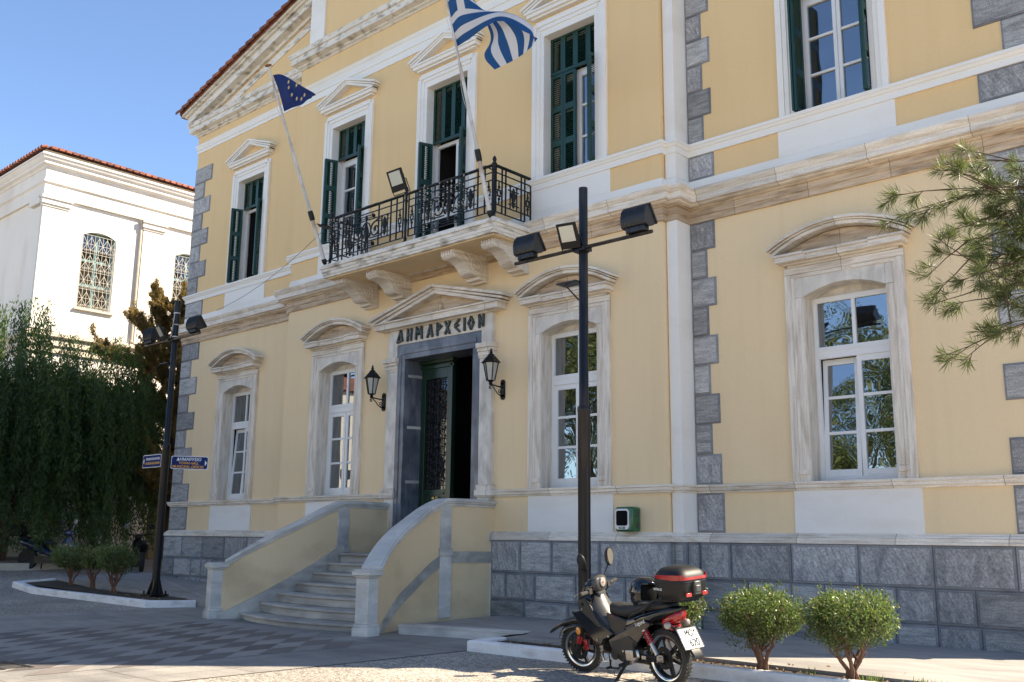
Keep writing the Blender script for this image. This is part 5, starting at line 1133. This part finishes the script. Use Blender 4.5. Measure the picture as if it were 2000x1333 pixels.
# helmet resting on the saddle
HM = thing('helmet', 'glossy black open helmet resting on the motorbike saddle', 'helmet'); HM.parent = None
bkM = Matrix.Translation(Vector((10.06, -5.33, 0))) @ BK.rotation_euler.to_matrix().to_4x4()
hp = bkM @ Vector((.37, 0, .94)); HM.location = hp*S; HM.scale = (1.08, 1.08, 1.08); HM.rotation_euler = (0, 0, BK.rotation_euler.z+math.radians(165))
b = MB(); n_ = 30; rings = []
for i in range(15):
    ph = math.radians(-62+i*150/14); ring = []
    for k in range(n_):
        a = 2*math.pi*k/n_; r = .19*math.cos(max(ph, -1.0))**.75 if ph < 1.45 else .02; ring.append((1.12*r*math.cos(a), .95*r*math.sin(a), .175+.185*math.sin(ph)))
    rings.append(ring)
vs = [p for r in rings for p in r]; fs = []
for i in range(14):
    for k in range(n_):
        a = 2*math.pi*(k+.5)/n_; a = (a+math.pi) % (2*math.pi)-math.pi
        if abs(a) < .80 and 3 <= i <= 8: continue
        fs.append((i*n_+k, i*n_+(k+1) % n_, (i+1)*n_+(k+1) % n_, (i+1)*n_+k))
fs.append(tuple(14*n_+k for k in range(n_))); b.add(vs, fs); o = b.build('shell', 'gloss_black', HM, smooth=60)
md = o.modifiers.new('thick', 'SOLIDIFY'); md.thickness = .022*S; md.offset = -1
b = MB(); b.lathe([(.12, .02), (.155, .10), (.165, .2), (.14, .29), (.05, .335)], n=20); b.build('lining', 'ink_black', HM, smooth=60)
b = MB(); b.tube([(.195*math.cos(a)*1.0, .175*math.sin(a), .06) for a in np.linspace(-1, 1, 9)], .014, 5); b.build('rim_trim', 'grey_plastic', HM, smooth=50)

# ================================================================= FAR MOTORBIKES
def far_scooter(name, label, loc, rz, body, box=True):
    t = thing(name, label, 'scooter' if box else 'motorbike', loc, rz)
    for x, nm in ((0, 'rear_wheel'), (1.65, 'front_wheel')): b = MB(); b.lathe([(.2, -.06), (.33, -.06), (.35, 0), (.33, .06), (.2, .06)], (x, 0, .35), 24, 'y'); b.lathe([(.06, -.07), (.06, .07)], (x, 0, .35), 10, 'y'); b.box(x-.02, x+.02, -.03, .03, .12, .58); b.box(x-.22, x+.22, -.03, .03, .33, .37); b.build(nm, 'rubber', t, smooth=40)
    b = MB(); b.loft([ell(*a) for a in ((-.45, .98, .05, .03), (-.25, .92, .17, .10), (.1, .82, .19, .18), (.5, .68, .19, .16), (.75, .55, .18, .10), (1.05, .50, .18, .08))]); b.loft([ell(*a) for a in ((1.75, .70, .04, .05), (1.55, .78, .14, .16), (1.42, .85, .20, .30), (1.25, .70, .20, .28), (1.10, .5, .18, .12))]); b.loft([ell(*a) for a in ((1.50, 1.18, .05, .05), (1.40, 1.2, .14, .10), (1.25, 1.22, .10, .08))]); b.build('body', body, t, smooth=60)
    b = MB(); b.loft([ell(*a, 14, 3) for a in ((.85, .86, .08, .05), (.7, .9, .15, .07), (.3, .93, .17, .07), (-.1, 1.02, .15, .06), (-.35, 1.05, .08, .04))]); b.build('seat', 'leather_black', t, smooth=60)
    b = MB(); b.tube([(1.28, -.45, 1.30), (1.32, 0, 1.22), (1.28, .45, 1.30)], .02, 6); b.tube([(1.65, -.1, .35), (1.42, -.1, 1.0)], .03, 6); b.tube([(1.65, .1, .35), (1.42, .1, 1.0)], .03, 6); b.build('handlebar', 'satin_black', t)
    for s in (-1, 1): b = MB(); b.tube([(1.30, s*.3, 1.28), (1.30, s*.4, 1.52)], .012, 5); b.lathe([(.02, 0), (.10, .01), (.10, .03), (.05, .05)], (1.30, s*.42, 1.56), 12, 'x'); b.build('mirror', 'clear_lens' if s > 0 else 'satin_black', t, smooth=50)
    if box: b = MB(); b.loft([bxr(-.48, z, w_, w_) for z, w_ in ((1.08, .2), (1.14, .26), (1.28, .27), (1.42, .2), (1.46, .1))]); b.build('top_box', 'satin_black', t, smooth=50)
    b = MB(); b.tube([(.4, .18, .35), (.3, .3, .02)], .02, 5); b.box(.3, 1.0, -.12, .12, .22, .45); b.build('engine', 'dark_metal', t)
    return t
far_scooter('scooter', 'dark blue scooter with a black top box, parked under the hanging tree', (-16.9, -2.55, hh(-16.9)), math.radians(35), 'scooter_blue')
far_scooter('motorbike', 'dark motorbike half hidden behind the left lamp post, beside the town hall corner', (-15.9, .9, hh(-15.9)), math.radians(160), 'satin_black', False)

# ================================================================= LEAVES
def leaf_object(name, C_, D_, L_, W_, mats, parent, mi=None, rnd=None, fold=False):
    """each leaf is a small lozenge: centre C, direction D, length L, width W (numpy arrays, drawing units)"""
    n = len(C_); D_ = D_/np.linalg.norm(D_, axis=1, keepdims=True)
    R_ = rng.normal(size=(n, 3)); Sd = np.cross(D_, R_); Sd /= np.linalg.norm(Sd, axis=1, keepdims=True)
    L_ = np.broadcast_to(L_, n)[:, None]; W_ = np.broadcast_to(W_, n)[:, None]
    V = np.stack([C_-D_*L_/2, C_+Sd*W_/2, C_+D_*L_/2, C_-Sd*W_/2], 1).reshape(-1, 3)*S
    me = bpy.data.meshes.new(name); me.vertices.add(4*n); me.vertices.foreach_set('co', V.ravel()); me.loops.add(4*n); me.loops.foreach_set('vertex_index', np.arange(4*n)); me.polygons.add(n)
    me.polygons.foreach_set('loop_start', np.arange(n)*4)
    for mn in ([mats] if isinstance(mats, str) else mats): me.materials.append(MATS[mn])
    if mi is not None: me.polygons.foreach_set('material_index', mi.astype(np.int32))
    at = me.attributes.new('rnd', 'FLOAT', 'FACE'); at.data.foreach_set('value', (rng.random(n) if rnd is None else rnd).astype(np.float32)); me.update(calc_edges=True)
    o = bpy.data.objects.new(name, me); COL.objects.link(o); o.parent = parent; return o
def unit(n): v = rng.normal(size=(n, 3)); return v/np.linalg.norm(v, axis=1, keepdims=True)
def bush(label, loc, rx, rz_, zc, n, lum=.042, seed=0, group=None, stems=4, lw=.018, dead=.03):
    """clipped shrub: uneven clumps of small leaves on several twisting stems, stray shoots above, litter beneath"""
    rg = np.random.default_rng(seed); random.seed(seed); t = thing('shrub', label, 'shrub', loc, 0, group)
    uu = lambda m_: (lambda v: v/np.linalg.norm(v, axis=1, keepdims=True))(rg.normal(size=(m_, 3)))
    nb = 34; cc = uu(nb); cc = cc*np.array([rx*.74, rx*.66, rz_*.70])*rg.uniform(.55, 1.0, (nb, 1)); br = rg.uniform(.16, .34, nb)*rx
    idx = rg.integers(0, nb, n); d = uu(n); rad = rg.uniform(.4, 1.15, n)**.6; C_ = cc[idx]+d*(br[idx]*rad)[:, None]
    core = rg.random(n) < .32; C_[core] = uu(core.sum())*rg.uniform(.2, .97, (core.sum(), 1))**.5*np.array([rx*.86, rx*.80, rz_*.80])
    # gaps: drop leaves inside a few hollows on the skin
    hol = uu(9)*np.array([rx, rx*.9, rz_])*.92; keep = np.ones(n, bool)
    for h_ in hol: keep &= np.linalg.norm(C_-h_, axis=1) > rx*.17
    C_ = C_[keep]; d = d[keep]
    sh = []; 
    for k in range(38):   # stray shoots
        v = uu(1)[0]; v[2] = abs(v[2])*.9+.1; p = v*np.array([rx, rx*.9, rz_])*.92; L_ = rg.uniform(.02, .09)
        for q in range(8): sh.append((p+(v*.6+np.array([0, 0, .5]))*L_*q/8, v))
    C_ = np.concatenate([C_, np.array([x[0] for x in sh])]); d = np.concatenate([d, np.array([x[1] for x in sh])])
    C_[:, 2] += zc; n = len(C_); D_ = d*.6+uu(n)*.9+np.array([0, 0, .45]); hgt = (C_[:, 2]-zc)/rz_
    tip = (rg.random(n) < .08+.18*np.clip(hgt, 0, 1)).astype(int); tip[rg.random(n) < dead] = 2
    leaf_object('foliage', C_, D_, rg.uniform(.7, 1.5, n)*lum, rg.uniform(.8, 1.3, n)*lw, ['hedge_leaf', 'hedge_leaf_tip', 'dead_leaf'], t, tip)
    b = MB()
    for k in range(stems):
        a = 2*math.pi*k/stems+random.uniform(-.5, .5); r = rx*random.uniform(.35, .62); p = [(.07*math.cos(a), .07*math.sin(a), -.03)]
        for j in range(1, 7): tt = j/6; p.append((r*tt**1.1*math.cos(a)+random.uniform(-.03, .03), r*tt**1.1*math.sin(a)+random.uniform(-.03, .03), (zc-rz_*.1)*tt))
        b.tube(p, [.034, .030, .025, .021, .017, .012, .007], 6)
        for j in (2, 3, 4, 5):
            for q in range(3): e = Vector(p[j]); m_ = e+Vector((random.uniform(-.12, .12), random.uniform(-.12, .12), .10)); b.tube([e, m_, m_+Vector((random.uniform(-.12, .12), random.uniform(-.12, .12), .10))], [.011, .007, .003], 4)
    b.build('stems', 'bush_bark', t, smooth=50); return t
bush('round leafy shrub right of the motorbike, with bare reddish stems', (10.62, -4.02, .13), .70, .45, .72, 12500, seed=21)
bush('largest leafy shrub, rightmost of the pair in the right planting bed', (11.83, -3.98, .13), .72, .45, .72, 13500, seed=42)
bush('shrub half hidden behind the motorbike top box', (9.25, -3.95, .13), .52, .50, .80, 6500, seed=23)
G3 = 'three small clipped shrubs in the left bed'
bush('clipped shrub at the left end of the row of three in the left bed', (-11.7, -3.35, .26), .74, .42, .86, 5500, .06, 31, G3, 4, .03)
bush('smallest clipped shrub, in the middle of the three in the left bed', (-10.35, -3.35, .25), .48, .36, .84, 3500, .06, 32, G3, 4, .03)
bush('clipped shrub nearest the lamp post, right end of the row of three', (-9.2, -3.3, .24), .72, .46, .88, 5500, .06, 33, G3, 5, .03)
rng = np.random.default_rng(5)
n = 500; gx = rng.uniform(11.2, 15, n); gy = rng.uniform(-4.22, -3.9, n); C_ = np.stack([gx, gy, np.full(n, .17)], 1); D_ = unit(n)*.35+np.array([0, 0, 1])
cl = (np.sin(gx*9)+np.sin(gx*3.1) > .3); tag(leaf_object('grass', C_[cl], D_[cl], rng.uniform(.06, .2, cl.sum()), .012, 'grass_blade', None), kind='stuff')
n = 420; lx = rng.uniform(5.8, 15, n); ly = -3.95+rng.normal(0, .22, n); lx[300:] = rng.uniform(-13, -6.5, 120); ly[300:] = -3.45+rng.normal(0, .25, 120)
ly = np.clip(ly, -4.2, -2.5); lz = np.array([hh(q) for q in lx])+.155; lz[:300] = np.where(ly[:300] > -3.6, .182, .135); D_ = unit(n); D_[:, 2] *= .15
tag(leaf_object('fallen_leaves', np.stack([lx, ly, lz], 1), D_, rng.uniform(.04, .09, n), .03, 'dead_leaf', None), kind='stuff')
# ================================================================= TREES
def trunk_obj(parent, pts_list, m='bark'):
    b = MB()
    for pts, rr in pts_list: b.tube(pts, rr, 7)
    return b.build('trunk', m, parent, smooth=60)
def pepper_tree():
    t = thing('pepper_tree', 'weeping tree with dense hanging foliage at the left, in front of the museum', 'tree', (-20.5, -2.3, hh(-20)))
    rng_ = np.random.default_rng(77); ns = 1750; C_ = []; D_ = []; R_ = []
    for k in range(ns):
        a = rng_.uniform(0, 2*math.pi); rr = math.sqrt(rng_.random())*4.7; cx, cy = rr*math.cos(a)*.95, rr*math.sin(a)*1.15
        lump = .6*math.sin(cx*1.3+1)+.5*math.cos(cy*1.7); ztop = 8.8*(1-(rr/4.7)**2*.26)+lump*1.0+rng_.uniform(-.9, .2); ln = rng_.uniform(1.2, 3.4)*(1.25 if rr > 2.5 else 1)
        if rng_.random() < .4: ztop *= rng_.uniform(.45, .9)
        ztop = max(ztop, 1.8); m_ = int(ln*24); ox, oy = cx, cy; b_ = rng_.random()
        for j in range(m_):
            z = ztop-ln*j/m_
            if z < .35: break
            ox += rng_.normal(0, .010)+.006*math.cos(a); oy += rng_.normal(0, .010)+.006*math.sin(a)
            if z > 6.6 and b_ < .5: continue
            for q in range(2 if b_ > .3 else 3):
                C_.append((ox+rng_.normal(0, .085), oy+rng_.normal(0, .085), z+rng_.normal(0, .05))); D_.append((rng_.normal(0, .6), rng_.normal(0, .6), -1)); R_.append(.3*rng_.random()+.7*b_)
    C_ = np.array(C_); leaf_object('crown', C_, np.array(D_), rng_.uniform(.10, .22, len(C_)), .046, 'pepper_leaf', t, rnd=np.array(R_))
    L_ = [([(0, 0, -.3), (.1, .1, 1.2), (0, .3, 2.6), (.2, .2, 4.2)], [.42, .34, .28, .2])]
    for k in range(9): a = k*.75; L_.append(([(.1, .2, 2.6+.2*k*.5), (1.2*math.cos(a), 1.2*math.sin(a), 4.4+.2*k), (2.6*math.cos(a), 2.6*math.sin(a), 5.6+.15*k), (3.3*math.cos(a), 3.3*math.sin(a), 5.2)], [.16, .12, .07, .03]))
    trunk_obj(t, L_)
pepper_tree()
def conifer():
    t = thing('conifer', 'tall brownish conifer between the museum and the town hall corner', 'tree', (-20.2, 4.0, hh(-20)))
    rng_ = np.random.default_rng(99); C_ = []; D_ = []; br = []
    def limb(p0, az, el, L_, depth):
        p = np.array(p0, float); d = np.array([math.cos(az)*math.cos(el), math.sin(az)*math.cos(el), math.sin(el)]); pts = [tuple(p)]
        for j in range(7):
            p = p+d*L_/7; d = d+np.array([0, 0, .06])+rng_.normal(0, .07, 3); d /= np.linalg.norm(d); pts.append(tuple(p))
            if depth < 2:
                for q in range(3 if depth == 0 else 1):
                    a2 = az+rng_.uniform(-1.1, 1.1); limb(p, a2, el+rng_.uniform(-.1, .8), L_*rng_.uniform(.18, .42), depth+1)
            m_ = 5 if depth == 0 else 8
            for q in range(m_):
                C_.append(p+rng_.normal(0, .045+.03*(depth == 0), 3)-d*rng_.random()*L_/7); D_.append(d+rng_.normal(0, .8, 3))
        br.append((pts, [.035*(3-depth)*(1-i/8.5)*.6 for i in range(8)]))
    for k in range(42):
        z = 1.5+k*.21; L_ = 3.4*(1-(k/52)**2.4)*rng_.uniform(.7, 1.15); limb((0, 0, z), k*2.4+rng_.uniform(-.4, .4), rng_.uniform(-.05, .55), L_, 0)
    for k in range(5): limb((rng_.normal(0, .5), rng_.normal(0, .5), 9.0), rng_.uniform(0, 6), 1.2, rng_.uniform(1.0, 2.0), 0)
    C_ = np.array(C_); leaf_object('crown', C_, np.array(D_), rng_.uniform(.09, .20, len(C_)), .036, 'conifer_leaf', t)
    trunk_obj(t, [([(0, 0, -.2), (.05, 0, 3), (0, .1, 6), (0, 0, 10)], [.26, .2, .14, .05])]+br[:0]+[x for x in br if len(x[0]) > 3 and x[1][0] > .06])
conifer()
def pine():
    """pine whose outer boughs reach into the right of the view; its trunk stands outside it"""
    t = thing('pine_tree', 'pine bough with long needles reaching in from the right edge', 'pine tree', (18.6, -7.2, 0))
    rng_ = np.random.default_rng(12); tw = []; tufts = []
    def grow(p, d, L_, n_, r, depth):
        p = np.array(p, float); d = np.array(d, float); d /= np.linalg.norm(d); pts = [tuple(p)]
        for j in range(n_):
            p = p+d*L_/n_; d = d+rng_.normal(0, .07, 3)+np.array([0, 0, .005]); d /= np.linalg.norm(d); pts.append(tuple(p))
            if depth < 2 and j >= 1:
                for s in range(rng_.integers(1, 3) if depth == 0 else (1 if rng_.random() < .55 else 0)):
                    sd = d+rng_.normal(0, .55, 3); grow(p, sd, L_*rng_.uniform(.16, .32), 4, r*.5, depth+1)
            if depth == 2 and j >= 2 and rng_.random() < .5: tufts.append((p.copy(), d.copy(), .7))
        tufts.append((p.copy(), d.copy(), 1.0)); tw.append((pts, [max(.0035, r*(1-.75*i/n_)) for i in range(n_+1)]))
    # main boughs in world units relative to the trunk foot
    for tgt, z0 in (((14.75, -7.45, 4.15), 4.0), ((14.6, -7.25, 4.6), 4.4), ((14.12, -7.4, 4.93), 4.6), ((14.24, -7.3, 4.50), 4.3), ((14.30, -7.5, 4.08), 3.95), ((14.22, -7.3, 4.70), 4.5), ((14.68, -7.4, 3.62), 3.7), ((14.35, -7.3, 3.95), 3.9), ((14.55, -7.4, 4.0), 3.95), ((14.75, -7.4, 5.0), 4.6), ((14.47, -7.2, 4.95), 4.5),
                    ((14.48, -7.5, 3.80), 3.8), ((15.0, -7.3, 3.95), 3.9), ((14.36, -7.4, 4.25), 4.1), ((14.7, -7.5, 4.45), 4.2), ((14.95, -7.2, 4.8), 4.6), ((15.1, -7.5, 4.2), 4.1)):
        st = np.array((-2.1+rng_.uniform(-.3, .3), rng_.uniform(-.3, .3), z0)); v = np.array(tgt)-np.array((18.74, -7.2, 0))-st; grow(st, v, np.linalg.norm(v)*.80, 7, .015, 0)
    for k in range(16):
        a = rng_.uniform(-1.6, 1.9); st = np.array((0, 0, rng_.uniform(5.6, 9))); grow(st, (math.cos(a), math.sin(a), .35), rng_.uniform(1.6, 2.4), 6, .05, 1)
    C_ = []; D_ = []; L2 = []
    for p, d, k in tufts:
        m_ = int(34*k)
        dd = d[None, :]*.75+unit(m_)*.75; dd /= np.linalg.norm(dd, axis=1, keepdims=True); l = rng_.uniform(.09, .155, m_)
        C_.append(p[None, :]+dd*l[:, None]/2-d*rng_.uniform(0, .07, m_)[:, None]); D_.append(dd); L2.append(l)
    C_ = np.concatenate(C_); leaf_object('needles', C_, np.concatenate(D_), np.concatenate(L2), .0062, 'pine_needle', t)
    trunk_obj(t, [([(0, 0, -.2), (.1, 0, 3), (0, .1, 6), (.1, 0, 9.5)], [.26, .2, .15, .07]), ([(0, 0, 3.5), (-.9, 0, 3.85), (-1.8, 0, 4.0), (-2.4, 0, 4.2)], [.09, .06, .045, .03])]+tw)
pine()
def broad_tree(label, x, y, hgt, r, seed):
    rng_ = np.random.default_rng(seed); t = thing('broadleaf_tree', label, 'tree', (x, y, hh(x))); nb = 60
    cc = unit(nb)*rng_.uniform(.4, 1, (nb, 1))*np.array([r, r, hgt*.33]); cc[:, 2] += hgt*.66; n = 34000; i = rng_.integers(0, nb, n)
    C_ = cc[i]+unit(n)*rng_.uniform(.3, 1.1, (n, 1))*r*.33; leaf_object('crown', C_, unit(n), .19, .11, 'tree_leaf', t)
    trunk_obj(t, [([(0, 0, -.2), (.1, 0, hgt*.3), (0, .2, hgt*.6)], [.4, .28, .15])]+[([(0, 0, hgt*.3), (r*.5*math.cos(a), r*.5*math.sin(a), hgt*.6)], [.16, .06]) for a in (0, 1.3, 2.6, 3.9, 5.2)])
broad_tree('broad leafy tree across the square, seen mirrored in the right window', -3.5, -30, 13, 4.8, 1)
broad_tree('leafy tree further along the square, mirrored in the windows', 3.5, -28.5, 8.5, 3.6, 2)
broad_tree('leafy tree beside the house across the square', -13.0, -22, 14, 4.6, 3)
# ================================================================= MUSEUM AND OTHER BUILDINGS
MU = thing('museum_building', 'cream museum building with red tiled roof and grilled blue windows behind the trees', 'building', (-24, -.55, hh(-24)))
# local: corner at origin, wall A faces +X and runs +Y, wall B faces -Y and runs -X
z0m = hh(-24); Z = lambda z: z-z0m
wins = [(y, Z(11.25), 1.5, 3.45) for y in (1.72, 6.02, 10.3)]
b = MB(); hs = []
for y, z, w_, h_ in wins: hs.append((y, y+w_, z, z+h_))
ys = sorted({0, 16} | {h[0] for h in hs} | {h[1] for h in hs}); zs = sorted({-1, Z(17)} | {h[2] for h in hs} | {h[3] for h in hs})
for i in range(len(ys)-1):
    for j in range(len(zs)-1):
        cy, cz = (ys[i]+ys[i+1])/2, (zs[j]+zs[j+1])/2
        if any(h[0] < cy < h[1] and h[2] < cz < h[3] for h in hs): continue
        b.add([(0, ys[i], zs[j]), (0, ys[i+1], zs[j]), (0, ys[i+1], zs[j+1]), (0, ys[i], zs[j+1])], [(0, 1, 2, 3)])
b.add([(0, 0, -1), (-22, 0, -1), (-22, 0, Z(17)), (0, 0, Z(17))], [(0, 1, 2, 3)]); b.box(-22, -.3, 15.9, 16, -1, Z(17)); b.box(-22, -21.9, 0, 16, -1, Z(17))
for y, z, w_, h_ in wins:
    for q in ((y, y), (y+w_, y+w_)): b.add([(0, q[0], z), (-.35, q[0], z), (-.35, q[0], z+h_), (0, q[0], z+h_)], [(0, 1, 2, 3)])
    b.add([(0, y, z), (-.35, y, z), (-.35, y+w_, z), (0, y+w_, z)], [(0, 1, 2, 3)]); b.add([(0, y, z+h_), (-.35, y, z+h_), (-.35, y+w_, z+h_), (0, y+w_, z+h_)], [(0, 1, 2, 3)])
    N = 8; b.add([(.0, y+w_*k/N, z+h_-.22*(2*k/N-1)**2) for k in range(N+1)]+[(.0, y+w_, z+h_+.001), (.0, y, z+h_+.001)], [tuple(range(N+3))]); 
b.build('wall', 'museum_plaster', MU)
mp = [(-22, 0), (0, 0), (0, 16)]   # outward is to the right of travel
def mband(nm, prof, m): b = MB(); b.sweep([(d, Z(z)) for d, z in prof], mp); return b.build(nm, m, MU, smooth=30)
mband('string_course', [(-.02, 9.15), (.10, 9.15), (.10, 9.35), (.18, 9.45), (.18, 9.70), (.30, 9.80), (.30, 9.95), (-.02, 10.05)], 'museum_stone')
mband('entablature', [(-.02, 15.75), (.12, 15.75), (.12, 16.30), (.20, 16.36), (.20, 16.42), (.13, 16.44), (.13, 17.0), (-.02, 17.0)], 'museum_plaster')
mband('eaves_cornice', [(-.02, 16.95), (.16, 16.95), (.20, 17.05), (.30, 17.12), (.30, 17.22), (.38, 17.3), (.42, 17.42), (.46, 17.44), (.46, 17.52), (-.02, 17.56)], 'museum_plaster')
mband('parapet_step', [(-.02, 17.56), (.30, 17.56), (.30, 17.68), (-.02, 17.68)], 'museum_stone')
for y0_, nm in ((0, 0), (4.35, 1), (8.7, 1)):
    b = MB(); a_, c_ = (y0_-.12 if not nm else y0_, y0_+.95); b.box(-.05, .14, a_, c_, Z(10.06), Z(15.3)); b.box(-.05, .18, a_-.04, c_+.04, Z(15.3), Z(15.4)); b.box(-.05, .24, a_-.08, c_+.08, Z(15.4), Z(15.62)); b.box(-.05, .30, a_-.12, c_+.12, Z(15.62), Z(15.749))
    if nm == 0: b.box(-.95, .02, -.14, .02, Z(10.06), Z(15.3)); b.box(-1.05, .02, -.24, .02, Z(15.4), Z(15.749))
    b.build('pilaster', 'museum_plaster', MU)
b = MB(); b.tube([(.10, 4.25, Z(10.1)), (.10, 4.25, Z(15.5)), (.22, 4.20, Z(15.74))], .05, 8); b.build('downpipe', 'museum_stone', MU)
for y, z, w_, h_ in wins:
    wn = node('window', MU, (0, y, z))
    b = MB()
    for q in (0, w_/2-.04, w_-.08): b.box(-.33, -.26, q, q+.08, 0, h_)
    for q in (0, h_*.62, h_-.12, h_*.3): b.box(-.33, -.27, 0, w_, q, q+.09)
    b.build('frame', 'blue_frame', wn)
    b = MB(); b.add([(-.31, 0, 0), (-.31, w_, 0), (-.31, w_, h_), (-.31, 0, h_)], [(0, 1, 2, 3)]); b.build('pane', 'door_glass', wn)
    b = MB(); T = lambda pts, r=.011: b.tube([(-.03, p[0], p[1]) for p in pts], r*.85, 4)
    for k in range(9): T([(w_*k/8*.94+.04, .02), (w_*k/8*.94+.04, h_*.95)])
    for q in np.linspace(.05, h_*.95, 9): T([(.03, q), (w_-.03, q)], .012)
    for r_ in range(4):
        z_a, z_b = h_*.95*r_/4+.12, h_*.95*(r_+1)/4-.08
        for k in range(4):
            a_, c_ = .05+k*(w_-.1)/4, .05+(k+1)*(w_-.1)/4; T([(a_, z_a), (c_, z_b)], .012); T([(c_, z_a), (a_, z_b)], .012)
            T([(p[0], p[1]) for p in spiral((a_+c_)/2-.07, z_a, .06, 1.2, 0, 1, 9)], .011); T([(p[0], p[1]) for p in spiral((a_+c_)/2+.07, z_a, .06, 1.2, 0, -1, 9)], .011)
    b.build('grille', 'cream_iron', wn)
    b = MB(); b.box(-.2, .12, -.12, w_+.12, -.10, -.02); b.build('sill', 'museum_stone', wn)
def hip_tiles(t, x0, x1, y0, y1, ze, pitch, over, m='roof_tile', detail=True):
    """hipped roof with rows of barrel tiles along the +X and -Y eaves"""
    b = MB(); w_ = min(x1-x0, y1-y0)/2; zr = ze+w_*pitch
    X0, X1, Y0, Y1 = x0-over, x1+over, y0-over, y1+over; ww = w_+over
    if x1-x0 >= y1-y0: R = [(X0+ww, (Y0+Y1)/2, zr), (X1-ww, (Y0+Y1)/2, zr)]
    else: R = [((X0+X1)/2, Y0+ww, zr), ((X0+X1)/2, Y1-ww, zr)]
    b.add([(X0, Y0, ze), (X1, Y0, ze), (X1, Y1, ze), (X0, Y1, ze)]+R, [(0, 1, 5, 4), (1, 2, 5), (2, 3, 4, 5), (3, 0, 4)] if x1-x0 >= y1-y0 else [(0, 1, 4), (1, 2, 5, 4), (2, 3, 5), (3, 0, 4, 5)])
    if detail:
        sp = .30; Lr = 1.6
        n1 = int((Y1-Y0)/sp); n2 = int((X1-X0)/sp)
        for k in range(n1):
            y = Y0+(k+.5)*sp
            for seg in range(3):
                if y-Y0 < .2+seg*.45: continue
                xa = X1+.05-seg*.42; q = []
                for xx, r0 in ((xa, .12), (xa-.48, .10)):
                    zc = ze+(X1-xx)*pitch+.02+(.03 if xx == xa else 0); q.append([(xx, y+r0*math.cos(a), zc+r0*math.sin(a)) for a in np.linspace(0, math.pi, 7)])
                b.loft(q, cap=True)
        for k in range(n2):
            x = X1-(k+.5)*sp; ya = Y0-.05; q = []
            if k < 5: ln_ = .25+k*.28
            else: ln_ = 1.3
            for yy, r0 in ((ya, .12), (ya+ln_, .10)):
                zc = ze+(yy-Y0)*pitch+.02; q.append([(x+r0*math.cos(a), yy, zc+r0*math.sin(a)) for a in np.linspace(0, math.pi, 7)])
            b.loft(q, cap=True)
    return b.build('roof', m, t)
hip_tiles(MU, -22, 0, 0, 16, Z(17.68), .36, .48)
# yard wall behind the parked scooters
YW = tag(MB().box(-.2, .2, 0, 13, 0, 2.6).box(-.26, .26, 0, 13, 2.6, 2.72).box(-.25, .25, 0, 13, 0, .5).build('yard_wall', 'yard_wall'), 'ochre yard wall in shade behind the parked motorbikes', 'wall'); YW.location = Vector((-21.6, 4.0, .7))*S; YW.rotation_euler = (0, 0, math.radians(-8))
b = MB(); random.seed(2)
for k in range(26):
    a = math.pi*1.12+k*.085*1.6; r_ = 4.0; x, y = -20.9+r_*math.cos(a), -2.7+r_*math.sin(a); b.M = Matrix.Translation((x, y, hh(x))) @ Matrix.Rotation(a, 4, 'Z'); b.box(-.12, .12, -.3, .3, -.1, .22)
b.M = Matrix.Identity(4); tag(b.build('kerb', 'museum_stone', bevel=.03), 'pale stone kerb curving round the foot of the hanging tree', 'kerb')
polysheet('planter_soil', [(-20.9+3.9*math.cos(a), -2.7+3.9*math.sin(a)) for a in np.linspace(0, 2*math.pi, 25)[:-1]], .06, 'soil')
def house(label, x, y, w_, d_, h_, wallm, seed):
    t = thing('house', label, 'house', (x, y, 0)); b = MB(); b.box(-w_/2, w_/2, -d_/2, d_/2, -.5, h_); b.build('wall', wallm, t)
    hip_tiles(t, -w_/2, w_/2, -d_/2, d_/2, h_, .4, .5, detail=False)
    for fl in range(int(h_//4)):
        for k in range(3):
            yy = -d_/2+d_*(k+.5)/3; f_ = MB(); f_.box(w_/2-.02, w_/2+.06, yy-.6, yy+.6, 1.2+fl*4, 3.2+fl*4); wo = f_.build('window', 'green_shutter', t)
            f2 = MB(); f2.box(w_/2+.055, w_/2+.075, yy-.45, yy+.45, 1.35+fl*4, 3.05+fl*4); f2.build('pane', 'door_glass', wo)
    return t
house('pale house with red tiled roof across the square, mirrored in the left windows', -34, -21, 10, 15, 10.5, 'house_wall', 1)
house('long pale house with red roof added out of view across the square to bounce sunlight', 4, -42, 16, 10, 6, 'house_wall', 3)  # unseen house, added so its sunlit wall throws warm light on the facade
house('low house with red roof at the far side of the square', -20, -42, 16, 10, 4.5, 'house_wall', 2)
